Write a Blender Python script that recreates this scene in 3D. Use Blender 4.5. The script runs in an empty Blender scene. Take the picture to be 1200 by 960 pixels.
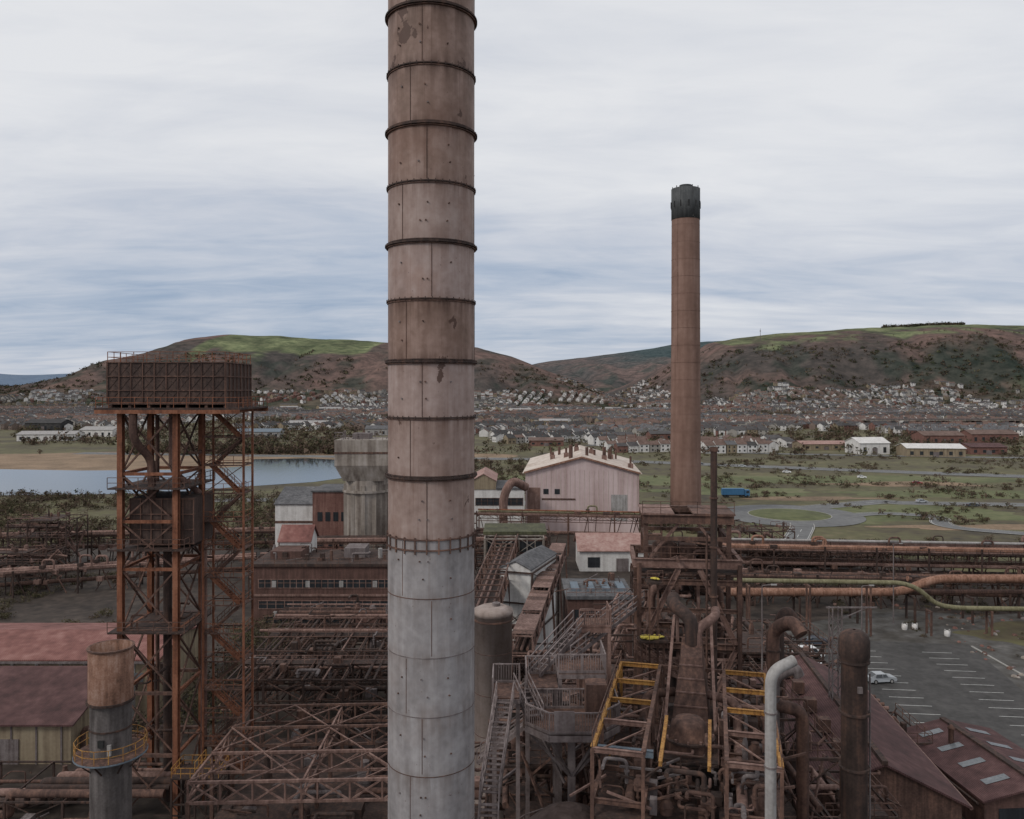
import bpy, math, random
import numpy as np
from mathutils import Vector, Matrix, noise
R=random.Random(11)
rng=np.random.default_rng(5)
EYE=45.0; F=950.0
# placement helpers: turn pixel column / row and a range in metres into site coordinates
def X(u,d): return (u-600.0)/F*d
def Z(v,d): return EYE-(v-455.0)/F*d
scene=bpy.context.scene

# ------------------------------------------------------------------ materials
def nn(nt,t,**k):
    n=nt.nodes.new(t)
    for a,b in k.items(): setattr(n,a,b)
    return n
def mk(name,cols,scale=0.6,streak=0.4,rough=0.85,bump=0.25,metal=0.0,fine=9.0,corr=None,spec=0.3,sh=5.0):
    m=bpy.data.materials.new(name); m.use_nodes=True; nt=m.node_tree; L=nt.links
    bs=nt.nodes['Principled BSDF']
    geo=nn(nt,'ShaderNodeNewGeometry')
    n1=nn(nt,'ShaderNodeTexNoise'); n1.inputs['Scale'].default_value=scale; n1.inputs['Detail'].default_value=6; n1.inputs['Roughness'].default_value=0.62
    n2=nn(nt,'ShaderNodeTexNoise'); n2.inputs['Scale'].default_value=scale*fine; n2.inputs['Detail'].default_value=4
    mp=nn(nt,'ShaderNodeMapping'); mp.inputs['Scale'].default_value=(scale*sh,scale*sh,scale*0.35)
    n3=nn(nt,'ShaderNodeTexNoise'); n3.inputs['Scale'].default_value=1.0; n3.inputs['Detail'].default_value=4
    L.new(geo.outputs['Position'],n1.inputs['Vector']);L.new(geo.outputs['Position'],n2.inputs['Vector'])
    L.new(geo.outputs['Position'],mp.inputs['Vector']);L.new(mp.outputs[0],n3.inputs['Vector'])
    a=nn(nt,'ShaderNodeMix'); a.inputs[0].default_value=0.35; L.new(n1.outputs[0],a.inputs[2]);L.new(n2.outputs[0],a.inputs[3])
    b=nn(nt,'ShaderNodeMix'); b.inputs[0].default_value=streak; L.new(a.outputs[0],b.inputs[2]);L.new(n3.outputs[0],b.inputs[3])
    r=nn(nt,'ShaderNodeValToRGB'); e=r.color_ramp.elements
    n=len(cols)
    while len(e)<n: e.new(0.5)
    for i,c in enumerate(cols):
        e[i].position=0.36+0.28*i/(n-1) if n>1 else 0.5
        e[i].color=(*c,1)
    L.new(b.outputs[0],r.inputs[0]); L.new(r.outputs[0],bs.inputs['Base Color'])
    bs.inputs['Roughness'].default_value=rough; bs.inputs['Metallic'].default_value=metal
    bs.inputs['Specular IOR Level'].default_value=spec
    bp=nn(nt,'ShaderNodeBump'); bp.inputs['Strength'].default_value=bump; bp.inputs['Distance'].default_value=0.06
    if corr:
        tc=nn(nt,'ShaderNodeTexCoord'); w=nn(nt,'ShaderNodeTexWave'); w.bands_direction=corr[0]; w.inputs['Scale'].default_value=corr[1]; w.inputs['Distortion'].default_value=0
        L.new(tc.outputs['Object'],w.inputs['Vector']); L.new(w.outputs['Fac'],bp.inputs['Height']); bp.inputs['Distance'].default_value=0.1
        mu=nn(nt,'ShaderNodeMix',data_type='RGBA',blend_type='MULTIPLY'); mu.inputs[0].default_value=0.35
        L.new(r.outputs[0],mu.inputs[6]);L.new(w.outputs['Color'],mu.inputs[7]);L.new(mu.outputs[2],bs.inputs['Base Color'])
    else:
        L.new(n2.outputs[0],bp.inputs['Height'])
    L.new(bp.outputs[0],bs.inputs['Normal'])
    return m
rust_dark=mk('rust_dark',[(.024,.017,.015),(.052,.034,.029),(.11,.062,.046)])
rust_mid=mk('rust_brown',[(.042,.025,.021),(.10,.058,.046),(.20,.112,.082)])
rust_pink=mk('rust_pinkish',[(.09,.052,.044),(.185,.112,.092),(.30,.20,.17)])
rust_red=mk('rust_red_lead',[(.065,.028,.018),(.19,.075,.042),(.30,.135,.08)],scale=.5)
rust_orange=mk('rust_orange',[(.11,.055,.035),(.24,.125,.085),(.36,.22,.165)])
steel_grey=mk('weathered_steel',[(.08,.06,.058),(.15,.125,.122),(.23,.20,.195)])
steel_mauve=mk('mauve_grating_steel',[(.09,.068,.064),(.175,.14,.135),(.26,.22,.215)])
steel_light=mk('galvanised_steel',[(.18,.165,.155),(.29,.275,.265),(.40,.385,.375)],rough=.6)
yellow=mk('yellow_paint_rusting',[(.10,.04,.02),(.32,.16,.045),(.46,.26,.075)],scale=1.4,rough=.7)
pipe_green=mk('pipe_mossy',[(.09,.075,.04),(.17,.155,.09),(.26,.24,.15)])
concrete=mk('stained_concrete',[(.12,.095,.08),(.25,.215,.185),(.37,.33,.30)],scale=.18,streak=.6,bump=.1)
pinkwall=mk('pinkish_cladding',[(.36,.26,.245),(.48,.37,.36),(.56,.45,.44)],scale=.1,streak=.6,bump=.05)
pinkroof=mk('cream_roof',[(.34,.26,.21),(.52,.44,.38),(.62,.56,.50)],scale=.12)
white=mk('white_render',[(.42,.40,.38),(.58,.56,.54),(.70,.69,.67)],scale=.3,bump=.05)
cream=mk('cream_wall',[(.15,.115,.08),(.24,.19,.13),(.31,.26,.18)],scale=.3,streak=.6)
brick=mk('brown_brick',[(.05,.03,.025),(.10,.055,.045),(.16,.09,.075)],scale=.5)
brick_red=mk('red_brick',[(.10,.05,.04),(.17,.085,.07),(.24,.135,.11)],scale=.5)
roof_red=mk('red_sheet_roof',[(.13,.055,.047),(.24,.105,.09),(.34,.18,.155)],scale=.12,corr=('X',1.2))
roof_pale=mk('pale_pink_roof',[(.24,.13,.11),(.38,.23,.2),(.48,.34,.3)],scale=.2,corr=('X',1.2))
roof_maroon=mk('maroon_sheet_roof',[(.055,.028,.027),(.10,.05,.048),(.16,.085,.08)],scale=.15,corr=('X',1.6))
roof_grey=mk('felt_roof',[(.05,.05,.053),(.095,.093,.097),(.16,.157,.16)],scale=.3)
roof_dark=mk('dark_felt_roof',[(.025,.024,.025),(.045,.043,.043),(.08,.075,.072)],scale=.3)
roof_moss=mk('mossy_roof',[(.03,.028,.02),(.07,.07,.038),(.12,.12,.065)],scale=.4)
slate=mk('slate',[(.04,.037,.038),(.065,.06,.06),(.10,.092,.09)],scale=.1,bump=.05)
tile=mk('brown_tiles',[(.08,.05,.04),(.13,.085,.07),(.18,.12,.10)],scale=.1,bump=.05)
glass=mk('window_glass',[(.02,.022,.026),(.04,.045,.05)],rough=.15,bump=0,spec=.6)
glass_l=mk('window_glass_pale',[(.10,.11,.12),(.2,.21,.22)],rough=.25,bump=0)
road_m=mk('road_asphalt',[(.10,.10,.10),(.14,.14,.14),(.18,.18,.178)],scale=.1,bump=.05)
kerb_m=mk('kerb_concrete',[(.25,.24,.22),(.36,.35,.33)],scale=.5)
line_m=mk('road_paint',[(.25,.25,.24),(.5,.5,.48),(.65,.65,.63)],scale=1.5)
yard_m=mk('gravel_yard',[(.030,.026,.022),(.060,.054,.047),(.095,.09,.085),(.15,.14,.13)],scale=.06,fine=14)
plant_m=mk('plant_yard_dirt',[(.018,.014,.012),(.045,.034,.028),(.085,.066,.053)],scale=.08)
field_m=mk('rough_grass',[(.040,.032,.022),(.078,.064,.036),(.105,.098,.045),(.17,.135,.08)],scale=.022,fine=11,streak=.1)
field_g=mk('green_grass',[(.06,.06,.028),(.09,.10,.04),(.125,.13,.058),(.17,.15,.085)],scale=.03,fine=11,streak=.1)
reed_m=mk('reed_bed',[(.12,.08,.05),(.21,.145,.09),(.29,.20,.13)],scale=.05,fine=16,streak=.1)
yellowpl=mk('yellow_plastic',[(.35,.27,.05),(.62,.50,.08),(.7,.6,.2)],rough=.5,scale=2)
black=mk('black_rubber',[(.015,.015,.015),(.03,.03,.03)],rough=.7)
blue_m=mk('pale_blue_paint',[(.10,.12,.14),(.18,.22,.26)],scale=1)
bluep=mk('blue_paint',[(.03,.10,.2),(.05,.15,.28)],rough=.5,bump=0)
def paint(name,c):
    m=bpy.data.materials.new(name); m.use_nodes=True; b=m.node_tree.nodes['Principled BSDF']
    nt=m.node_tree; n=nn(nt,'ShaderNodeTexNoise'); n.inputs['Scale'].default_value=2
    mx=nn(nt,'ShaderNodeMix',data_type='RGBA'); mx.inputs[6].default_value=(*c,1); mx.inputs[7].default_value=(*[k*.75 for k in c],1)
    nt.links.new(n.outputs[0],mx.inputs[0]); nt.links.new(mx.outputs[2],b.inputs['Base Color']); b.inputs['Roughness'].default_value=.3
    return m
carwhite=paint('car_white',(.75,.75,.75)); carsilver=paint('car_silver',(.4,.42,.44)); cardark=paint('car_dark',(.04,.05,.07)); carred=paint('car_red',(.3,.03,.03))

# ------------------------------------------------------------------ builder
class B:
    def __init__(s,name,ox=0,oy=0,yaw=0,oz=0):
        s.name=name; s.v=[];s.f=[];s.m=[];s.sm=[];s.mats=[];s.loc=(ox,oy,oz);s.yaw=math.radians(-yaw)
    def add(s,vs,fs,mat,smooth=False):
        if mat not in s.mats: s.mats.append(mat)
        i=s.mats.index(mat); o=len(s.v)
        s.v.extend([tuple(p) for p in vs])
        for f in fs: s.f.append([k+o for k in f]); s.m.append(i); s.sm.append(smooth)
    def box(s,x0,x1,y0,y1,z0,z1,mat):
        vs=[(x0,y0,z0),(x1,y0,z0),(x1,y1,z0),(x0,y1,z0),(x0,y0,z1),(x1,y0,z1),(x1,y1,z1),(x0,y1,z1)]
        s.add(vs,[(0,3,2,1),(4,5,6,7),(0,1,5,4),(1,2,6,5),(2,3,7,6),(3,0,4,7)],mat)
    def beam(s,p,q,w,mat,h=None):
        p=Vector(p);q=Vector(q);d=q-p
        if d.length<1e-4: return
        j=1+R.uniform(-.03,.03); w=w*j; h=(h or w)*j
        d.normalize(); up=Vector((0,0,1)) if abs(d.z)<.95 else Vector((0,1,0))
        a=d.cross(up).normalized(); b=a.cross(d).normalized()
        vs=[]
        for c in (p,q):
            for sa,sb in ((-1,-1),(1,-1),(1,1),(-1,1)): vs.append(c+a*sa*w/2+b*sb*h/2)
        s.add(vs,[(0,1,2,3),(7,6,5,4),(0,4,5,1),(1,5,6,2),(2,6,7,3),(3,7,4,0)],mat)
    def ibeam(s,p,q,w,mat,h=None):
        h=h or w*1.3; p=Vector(p);q=Vector(q);d=(q-p).normalized()
        up=Vector((0,0,1)) if abs(d.z)<.95 else Vector((0,1,0)); a=d.cross(up).normalized(); b=a.cross(d)
        t=w*.14
        s.beam(p+b*h/2,q+b*h/2,w,mat,t); s.beam(p-b*h/2,q-b*h/2,w,mat,t); s.beam(p,q,t,mat,h-t*1.1)
    def tube(s,pts,r,mat,n=12,smooth=True):
        pts=[Vector(p) for p in pts]; rs=r if isinstance(r,(list,tuple)) else [r]*len(pts)
        t=(pts[1]-pts[0]).normalized(); up=Vector((0,0,1)) if abs(t.z)<.9 else Vector((1,0,0)); a=t.cross(up).normalized()
        vs=[]
        for i,p in enumerate(pts):
            t2=(pts[min(i+1,len(pts)-1)]-pts[max(i-1,0)]).normalized()
            a=(a-t2*a.dot(t2)).normalized(); b=t2.cross(a)
            for k in range(n):
                g=2*math.pi*k/n; vs.append(p+(a*math.cos(g)+b*math.sin(g))*rs[i])
        fs=[]
        for i in range(len(pts)-1):
            for k in range(n):
                k2=(k+1)%n; fs.append((i*n+k,i*n+k2,(i+1)*n+k2,(i+1)*n+k))
        s.add(vs,fs,mat,smooth)
        e=(len(pts)-1)*n
        s.add(vs[:n],[tuple(range(n-1,-1,-1))],mat); s.add(vs[e:],[tuple(range(n))],mat)
    def lathe(s,cx,cy,prof,mat,n=32,cap=True,smooth=True):
        vs=[];fs=[]
        for r,z in prof:
            for k in range(n):
                g=2*math.pi*k/n; vs.append((cx+r*math.cos(g),cy+r*math.sin(g),z))
        for i in range(len(prof)-1):
            for k in range(n):
                k2=(k+1)%n; fs.append((i*n+k,i*n+k2,(i+1)*n+k2,(i+1)*n+k))
        s.add(vs,fs,mat,smooth)
        if cap:
            e=(len(prof)-1)*n; s.add(vs[e:],[tuple(range(n))],mat)
    def ring(s,cx,cy,z,r0,r1,h,mat,n=48):
        s.lathe(cx,cy,[(r0,z-h/2),(r1,z-h/2),(r1,z+h/2),(r0,z+h/2)],mat,n,cap=False,smooth=False)
    def gable(s,x0,x1,y0,y1,z0,ze,zr,wall,roof,axis='y',over=.5):
        if axis=='y':
            xm=(x0+x1)/2
            s.add([(x0,y0,z0),(x1,y0,z0),(x1,y0,ze),(xm,y0,zr),(x0,y0,ze)],[(0,1,2,3,4)],wall)
            s.add([(x0,y1,z0),(x1,y1,z0),(x1,y1,ze),(xm,y1,zr),(x0,y1,ze)],[(4,3,2,1,0)],wall)
            s.add([(x0,y0,z0),(x0,y1,z0),(x0,y1,ze),(x0,y0,ze)],[(3,2,1,0)],wall)
            s.add([(x1,y0,z0),(x1,y1,z0),(x1,y1,ze),(x1,y0,ze)],[(0,1,2,3)],wall)
            sl=(zr-ze)/(xm-x0)
            for a,sg in ((x0,-1),(x1,1)):
                e=a+sg*over; zz=ze-sl*over
                vs=[(e,y0-over,zz),(xm,y0-over,zr),(xm,y1+over,zr),(e,y1+over,zz)]
                s.add([(p[0],p[1],p[2]+.06) for p in vs]+[(p[0],p[1],p[2]+.26) for p in vs],[(0,1,2,3),(7,6,5,4),(0,4,5,1),(1,5,6,2),(2,6,7,3),(3,7,4,0)],roof)
        else:
            ym=(y0+y1)/2
            s.add([(x0,y0,z0),(x0,y1,z0),(x0,y1,ze),(x0,ym,zr),(x0,y0,ze)],[(4,3,2,1,0)],wall)
            s.add([(x1,y0,z0),(x1,y1,z0),(x1,y1,ze),(x1,ym,zr),(x1,y0,ze)],[(0,1,2,3,4)],wall)
            s.add([(x0,y0,z0),(x1,y0,z0),(x1,y0,ze),(x0,y0,ze)],[(0,1,2,3)],wall)
            s.add([(x0,y1,z0),(x1,y1,z0),(x1,y1,ze),(x0,y1,ze)],[(3,2,1,0)],wall)
            sl=(zr-ze)/(ym-y0)
            for a,sg in ((y0,-1),(y1,1)):
                e=a+sg*over; zz=ze-sl*over
                vs=[(x0-over,e,zz),(x1+over,e,zz),(x1+over,ym,zr),(x0-over,ym,zr)]
                s.add([(p[0],p[1],p[2]+.06) for p in vs]+[(p[0],p[1],p[2]+.26) for p in vs],[(0,1,2,3),(7,6,5,4),(0,4,5,1),(1,5,6,2),(2,6,7,3),(3,7,4,0)],roof)
    def rail(s,pts,mat,h=1.1,w=.06,sp=1.6,mids=1):
        pts=[Vector(p) for p in pts]
        for a,b in zip(pts,pts[1:]):
            L=(b-a).length; n=max(1,round(L/sp))
            for i in range(n+1):
                p=a.lerp(b,i/n); s.beam(p,p+Vector((0,0,h)),w,mat)
            for k in range(mids+1):
                z=h*(1-k/(mids+1)); s.beam(a+Vector((0,0,z)),b+Vector((0,0,z)),w,mat)
    def panel(s,p,q,mat,h=1.3):
        p=Vector(p);q=Vector(q); u=Vector((0,0,1)); L=(q-p).length
        s.beam(p+u*h,q+u*h,.09,mat); s.beam(p+u*.12,q+u*.12,.07,mat)
        n=int(L/.17)
        for i in range(n+1):
            c=p.lerp(q,i/n); s.beam(c+u*.1,c+u*h,.045,mat)
        n=max(1,round(L/1.5))
        for i in range(n+1):
            c=p.lerp(q,i/n); s.beam(c,c+u*(h+.04),.1,mat)
        s.beam(p+u*.08,q+u*.08,.03,mat,.2)
    def truss(s,p,q,h,n,w,mat,x=False):
        p=Vector(p);q=Vector(q);u=Vector((0,0,h))
        s.beam(p,q,w,mat); s.beam(p+u,q+u,w,mat)
        for i in range(n+1):
            a=p.lerp(q,i/n); s.beam(a,a+u,w*.7,mat)
            if i<n:
                b=p.lerp(q,(i+1)/n)
                if x or i%2==0: s.beam(a,b+u,w*.6,mat)
                if x or i%2==1: s.beam(a+u,b,w*.6,mat)
    def stair(s,p,q,width,mat,rail=True,w=.07):
        p=Vector(p);q=Vector(q);d=Vector((q.x-p.x,q.y-p.y,0)).normalized(); a=Vector((-d.y,d.x,0))*width/2
        for sg in (-1,1):
            s.beam(p+a*sg,q+a*sg,.08,mat,.3)
            if rail:
                s.rail([p+a*sg*1.05,q+a*sg*1.05],mat,h=1.05,w=w,sp=1.2)
        n=max(3,int(abs(q.z-p.z)/.21))
        for i in range(1,n):
            c=p.lerp(q,i/n); s.beam(c-a,c+a,.28,mat,.04)
    def frame(s,xs,ys,zs,w,mat,brace=.5,bm=None,col=True):
        bm=bm or mat
        for x in xs:
            for y in ys:
                if col: s.beam((x,y,zs[0]),(x,y,zs[-1]),w,mat)
        for z in zs[1:]:
            for y in ys: s.beam((xs[0],y,z),(xs[-1],y,z),w*.8,mat)
            for x in xs: s.beam((x,ys[0],z),(x,ys[-1],z),w*.78,mat)
        for z0,z1 in zip(zs,zs[1:]):
            for y in ys:
                for a,b in zip(xs,xs[1:]):
                    if R.random()<brace: s.beam((a,y,z0),(b,y,z1),w*.4,bm); s.beam((b,y,z0),(a,y,z1),w*.4,bm)
            for x in xs:
                for a,b in zip(ys,ys[1:]):
                    if R.random()<brace: s.beam((x,a,z0),(x,b,z1),w*.4,bm); s.beam((x,b,z0),(x,a,z1),w*.4,bm)
    def clutter(s,x0,x1,y0,y1,zs,n,mats,skip=None,sc=1.0):
        for i in range(n):
            x=R.uniform(x0,x1); y=R.uniform(y0,y1); z=R.choice(zs); m=R.choice(mats); q=R.random()
            if skip and skip(x,y): continue
            if q<.25: k=R.uniform(.25,.8)*sc; s.box(x,x+k,y,y+k*1.2,z,z+R.uniform(.3,1.2)*sc,m)
            elif q<.40: k=R.uniform(.15,.5)*sc; hh=R.uniform(.5,1.6)*sc; s.lathe(x,y,[(k,z),(k,z+hh*.8),(k*.6,z+hh),(k*.6,z+hh*1.2)],m,12); s.ring(x,y,z+hh*.5,k,k+.06,.06,m,12)
            elif q<.75:
                r=R.uniform(.05,.17)*sc; h1=R.uniform(.4,1.8)*sc; xx=x+R.uniform(-2.5,2.5)*sc
                s.tube(bend([(x,y,z),(x,y,z+h1),(xx,y,z+h1),(xx,y+R.uniform(-2,2)*sc,z+h1)],.3,4),r,m,8)
                s.tube([(x,y,z+h1*.5),(x,y,z+h1*.5+.08)],r*1.6,m,8)
            else: s.beam((x,y,z+R.uniform(.1,1.5)),(x+R.uniform(-3,3)*sc,y+R.uniform(-1.5,1.5),z+R.uniform(.1,1.5)),.12,m)
    def done(s,parent=None):
        me=bpy.data.meshes.new(s.name); me.from_pydata(s.v,[],s.f)
        for m in s.mats: me.materials.append(m)
        me.polygons.foreach_set('material_index',s.m); me.polygons.foreach_set('use_smooth',s.sm)
        me.update(); o=bpy.data.objects.new(s.name,me); o.location=s.loc; o.rotation_euler=(0,0,s.yaw)
        scene.collection.objects.link(o)
        if parent: o.parent=parent
        return o
def bend(pts,rad,k=6):
    pts=[Vector(p) for p in pts]; out=[pts[0]]
    for a,b,c in zip(pts,pts[1:],pts[2:]):
        r=min(rad,(a-b).length*.48,(c-b).length*.48); p=b+(a-b).normalized()*r; q=b+(c-b).normalized()*r
        for i in range(k+1):
            t=i/k; out.append(p*(1-t)**2+b*2*t*(1-t)+q*t*t)
    out.append(pts[-1]); return out

# ------------------------------------------------------------------ world
w=bpy.data.worlds.new('World'); scene.world=w; w.use_nodes=True; nt=w.node_tree; L=nt.links
bg=nt.nodes['Background']; bg.inputs['Strength'].default_value=0.1
sky=nn(nt,'ShaderNodeTexSky',sky_type='NISHITA'); sky.sun_disc=False; sky.sun_elevation=math.radians(38); sky.sun_rotation=math.radians(235)
tc=nn(nt,'ShaderNodeTexCoord'); sp=nn(nt,'ShaderNodeSeparateXYZ'); L.new(tc.outputs['Generated'],sp.inputs[0])
def math_(op,a,b=None,clamp=False):
    n=nn(nt,'ShaderNodeMath',operation=op,use_clamp=clamp)
    for i,x in enumerate((a,b)):
        if x is None: continue
        if isinstance(x,(int,float)): n.inputs[i].default_value=x
        else: L.new(x,n.inputs[i])
    return n.outputs[0]
zc=math_('MAXIMUM',sp.outputs[2],0.0); den=math_('ADD',zc,0.11)
cx=math_('DIVIDE',sp.outputs[0],den); cy=math_('DIVIDE',sp.outputs[1],den)
def cloudnoise(kx,ky,off,scale,det,ro,dist):
    cb=nn(nt,'ShaderNodeCombineXYZ'); L.new(math_('MULTIPLY',cx,kx),cb.inputs[0]); L.new(math_('MULTIPLY',cy,ky),cb.inputs[1]); cb.inputs[2].default_value=off
    nz=nn(nt,'ShaderNodeTexNoise'); nz.inputs['Scale'].default_value=scale; nz.inputs['Detail'].default_value=det; nz.inputs['Roughness'].default_value=ro; nz.inputs['Distortion'].default_value=dist
    L.new(cb.outputs[0],nz.inputs['Vector']); return nz.outputs[0]
na=cloudnoise(.55,1.25,8.3,.5,8,.55,.6); nb_=cloudnoise(.9,1.9,1.7,1.6,9,.6,.5)
f=math_('ADD',math_('MULTIPLY',zc,1.35),math_('MULTIPLY',math_('SUBTRACT',na,0.5),1.7)); f=math_('ADD',f,math_('MULTIPLY',math_('SUBTRACT',nb_,.5),.8)); f=math_('ADD',f,0.34,True)
rp=nn(nt,'ShaderNodeValToRGB'); e=rp.color_ramp.elements
while len(e)<5: e.new(.5)
for i,(p,c) in enumerate([(0,(3.0,3.9,5.3)),(.25,(4.4,5.05,6.15)),(.5,(5.8,6.15,6.9)),(.75,(7.0,7.2,7.65)),(1,(7.9,8.0,8.25))]):
    e[i].position=p; e[i].color=(*[k/10 for k in c],1)
L.new(f,rp.inputs[0])
sc=nn(nt,'ShaderNodeVectorMath',operation='SCALE'); sc.inputs['Scale'].default_value=10; L.new(rp.outputs[0],sc.inputs[0])
mx=nn(nt,'ShaderNodeMix',data_type='RGBA'); mx.inputs[0].default_value=0.95; L.new(sky.outputs[0],mx.inputs[6]); L.new(sc.outputs[0],mx.inputs[7])
L.new(mx.outputs[2],bg.inputs[0])
sd=bpy.data.lights.new('sun','SUN'); sd.energy=1.25; sd.angle=math.radians(12); sd.color=(1,.95,.88)
so=bpy.data.objects.new('sun',sd); scene.collection.objects.link(so)
az=math.radians(235); el=math.radians(38)
dirv=Vector((math.sin(az)*math.cos(el),math.cos(az)*math.cos(el),math.sin(el)))
so.rotation_euler=dirv.to_track_quat('Z','Y').to_euler(); so.location=dirv*200

# ------------------------------------------------------------------ ground
g=B('ground')
g.add([(-15000,-300,0),(15000,-300,0),(15000,16000,0),(-15000,16000,0)],[(0,1,2,3)],field_m); g.done()
def sheet(name,pts,z,mat):
    b=B(name); b.add([(x,y,z) for x,y in pts],[tuple(range(len(pts)))],mat); return b.done()
sheet('plant_yard',[(-140,-60),(120,-60),(125,165),(95,232),(-20,262),(-130,240),(-150,150)],.02,plant_m)
sheet('gravel_yard',[(44,88),(125,80),(150,160),(128,158),(112,164),(92,160),(75,166),(48,150)],.05,yard_m)
def ribbon(b,pts,w,z,mat,off=0.):
    pts=[Vector((p[0],p[1],0)) for p in pts]; vs=[]
    for i,p in enumerate(pts):
        t=(pts[min(i+1,len(pts)-1)]-pts[max(i-1,0)]).normalized(); a=Vector((t.y,-t.x,0))
        for s_ in (-1,1): q=p+a*(off+s_*w/2); vs.append((q.x,q.y,z))
    b.add(vs,[(2*i,2*i+1,2*i+3,2*i+2) for i in range(len(pts)-1)],mat)
def road(name,pts,w,z=.06,mark=True):
    pts=[(p[0],p[1],0) for p in bend(pts and [(a,b_,0) for a,b_ in pts],60,10)]
    b=B(name); ribbon(b,pts,w,z,road_m)
    for s_ in (-1,1):
        ribbon(b,pts,.3,z+.12,kerb_m,s_*(w/2+.15))
        ribbon(b,pts,.15,z+.008,line_m,s_*(w/2-.4))
    if mark:
        P=[Vector(p) for p in pts]
        for a,c in zip(P,P[1:]):
            L_=(c-a).length; n=int(L_/9)
            for i in range(n):
                p=a.lerp(c,(i+.1)/max(n,1)); q=a.lerp(c,(i+.55)/max(n,1)); ribbon(b,[p,q],.18,z+.008,line_m)
    return b.done()
rc=(X(925,287),287)
road('access_road',[(rc[0]+14,rc[1]+18),(rc[0]+50,322),(150,318),(260,305),(500,300)],9)
road('access_road',[(rc[0]-16,rc[1]+14),(20,312),(-40,330),(-120,325)],9,z=.09)
road('access_road',[(rc[0]-2,rc[1]-18),(94,262),(84,240)],7,z=.11)
road('dual_carriageway',[(-300,560),(60,505),(160,455),(300,395),(600,330)],15,z=.13)
road('service_road',[(rc[0]+16,rc[1]-4),(rc[0]+34,292),(rc[0]+52,284),(rc[0]+40,262),(rc[0]+70,244),(260,236)],6,z=.15)
road('service_road',[(60,640),(150,560),(330,520),(600,500)],9,z=.17)
b=B('roundabout',rc[0],rc[1])
b.lathe(0,0,[(25,.14),(25,.18),(14,.2)],road_m,48,cap=False,smooth=False)
b.lathe(0,0,[(14.2,.2),(14.2,.34),(13.9,.34)],kerb_m,48,cap=False,smooth=False)
b.lathe(0,0,[(13.9,.34),(8,.8),(0.2,1.1)],field_g,48)
b.done()
# car park with painted bays and worn tracks
b=B('car_park'); b.add([(45,104,.058),(72,100,.058),(80,142,.058),(50,146,.058)],[(0,1,2,3)],mk('worn_asphalt',[(.035,.033,.031),(.058,.055,.053),(.085,.08,.076)],scale=.12,fine=12))
for k in range(12):
    y_=106+k*3; b.add([(53.5+k*.35,y_,.066),(58.3+k*.35,y_-.5,.066),(58.3+k*.35,y_-.38,.066),(53.5+k*.35,y_+.12,.066)],[(0,1,2,3)],line_m)
    b.add([(66+k*.35,y_-1,.066),(70.8+k*.35,y_-1.5,.066),(70.8+k*.35,y_-1.38,.066),(66+k*.35,y_-.88,.066)],[(0,1,2,3)],line_m)
b.box(79.8,80.1,104,141,.058,.19,kerb_m)
b.done()
def blob(name,cx,cy,rx,ry,z,mat,n=60,seed=0,amp=.16):
    pts=[]
    for k in range(n):
        a=2*math.pi*k/n; r=1+amp*noise.noise(Vector((math.cos(a)*1.6+seed,math.sin(a)*1.6,seed)))*2
        pts.append((cx+rx*r*math.cos(a),cy+ry*r*math.sin(a)))
    return sheet(name,pts,z,mat)
wm=bpy.data.materials.new('lake_water'); wm.use_nodes=True; bs=wm.node_tree.nodes['Principled BSDF']
bs.inputs['Base Color'].default_value=(.03,.045,.055,1); bs.inputs['Roughness'].default_value=.08; bs.inputs['IOR'].default_value=1.33; bs.inputs['Specular IOR Level'].default_value=.8
n=nn(wm.node_tree,'ShaderNodeTexNoise'); n.inputs['Scale'].default_value=.35; bp=nn(wm.node_tree,'ShaderNodeBump'); bp.inputs['Strength'].default_value=.16; bp.inputs['Distance'].default_value=.1
ge=nn(wm.node_tree,'ShaderNodeNewGeometry'); wm.node_tree.links.new(ge.outputs['Position'],n.inputs['Vector']); wm.node_tree.links.new(n.outputs[0],bp.inputs['Height']); wm.node_tree.links.new(bp.outputs[0],bs.inputs['Normal'])
blob('reed_bed',-190,505,200,75,.05,reed_m,seed=3)
sheet('lake',[(-330,342),(-215,340),(-150,346),(-128,366),(-95,388),(-76,420),(-78,455),(-92,498),(-130,520),(-165,512),(-150,470),(-175,446),(-235,442),(-300,452),(-450,470),(-450,342)],.10,wm)
for i,(cx_,cy_,rx_,ry_) in enumerate(((140,292,60,16),(215,345,80,14),(95,355,40,14),(260,270,60,16),(170,400,90,16),(60,395,35,20),(330,360,60,20),(-20,400,40,25),(100,275,22,10))):
    blob('grass_patch',cx_,cy_,rx_,ry_,.025+i*.002,field_g,seed=i*3.1,amp=.3)
for i,(cx_,cy_,rx_,ry_) in enumerate(((190,380,40,8),(120,330,30,5),(250,320,50,6),(150,262,30,5))):
    blob('bare_earth_patch',cx_,cy_,rx_,ry_,.048+i*.002,reed_m,seed=i*5.1,amp=.35)
for i,(cx_,cy_,rx_,ry_) in enumerate(((96,148,12,6),(110,128,8,10),(86,120,3,12))):
    blob('verge_patch',cx_,cy_,rx_,ry_,.062+i*.003,field_m,seed=i*2.3,amp=.35)

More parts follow.
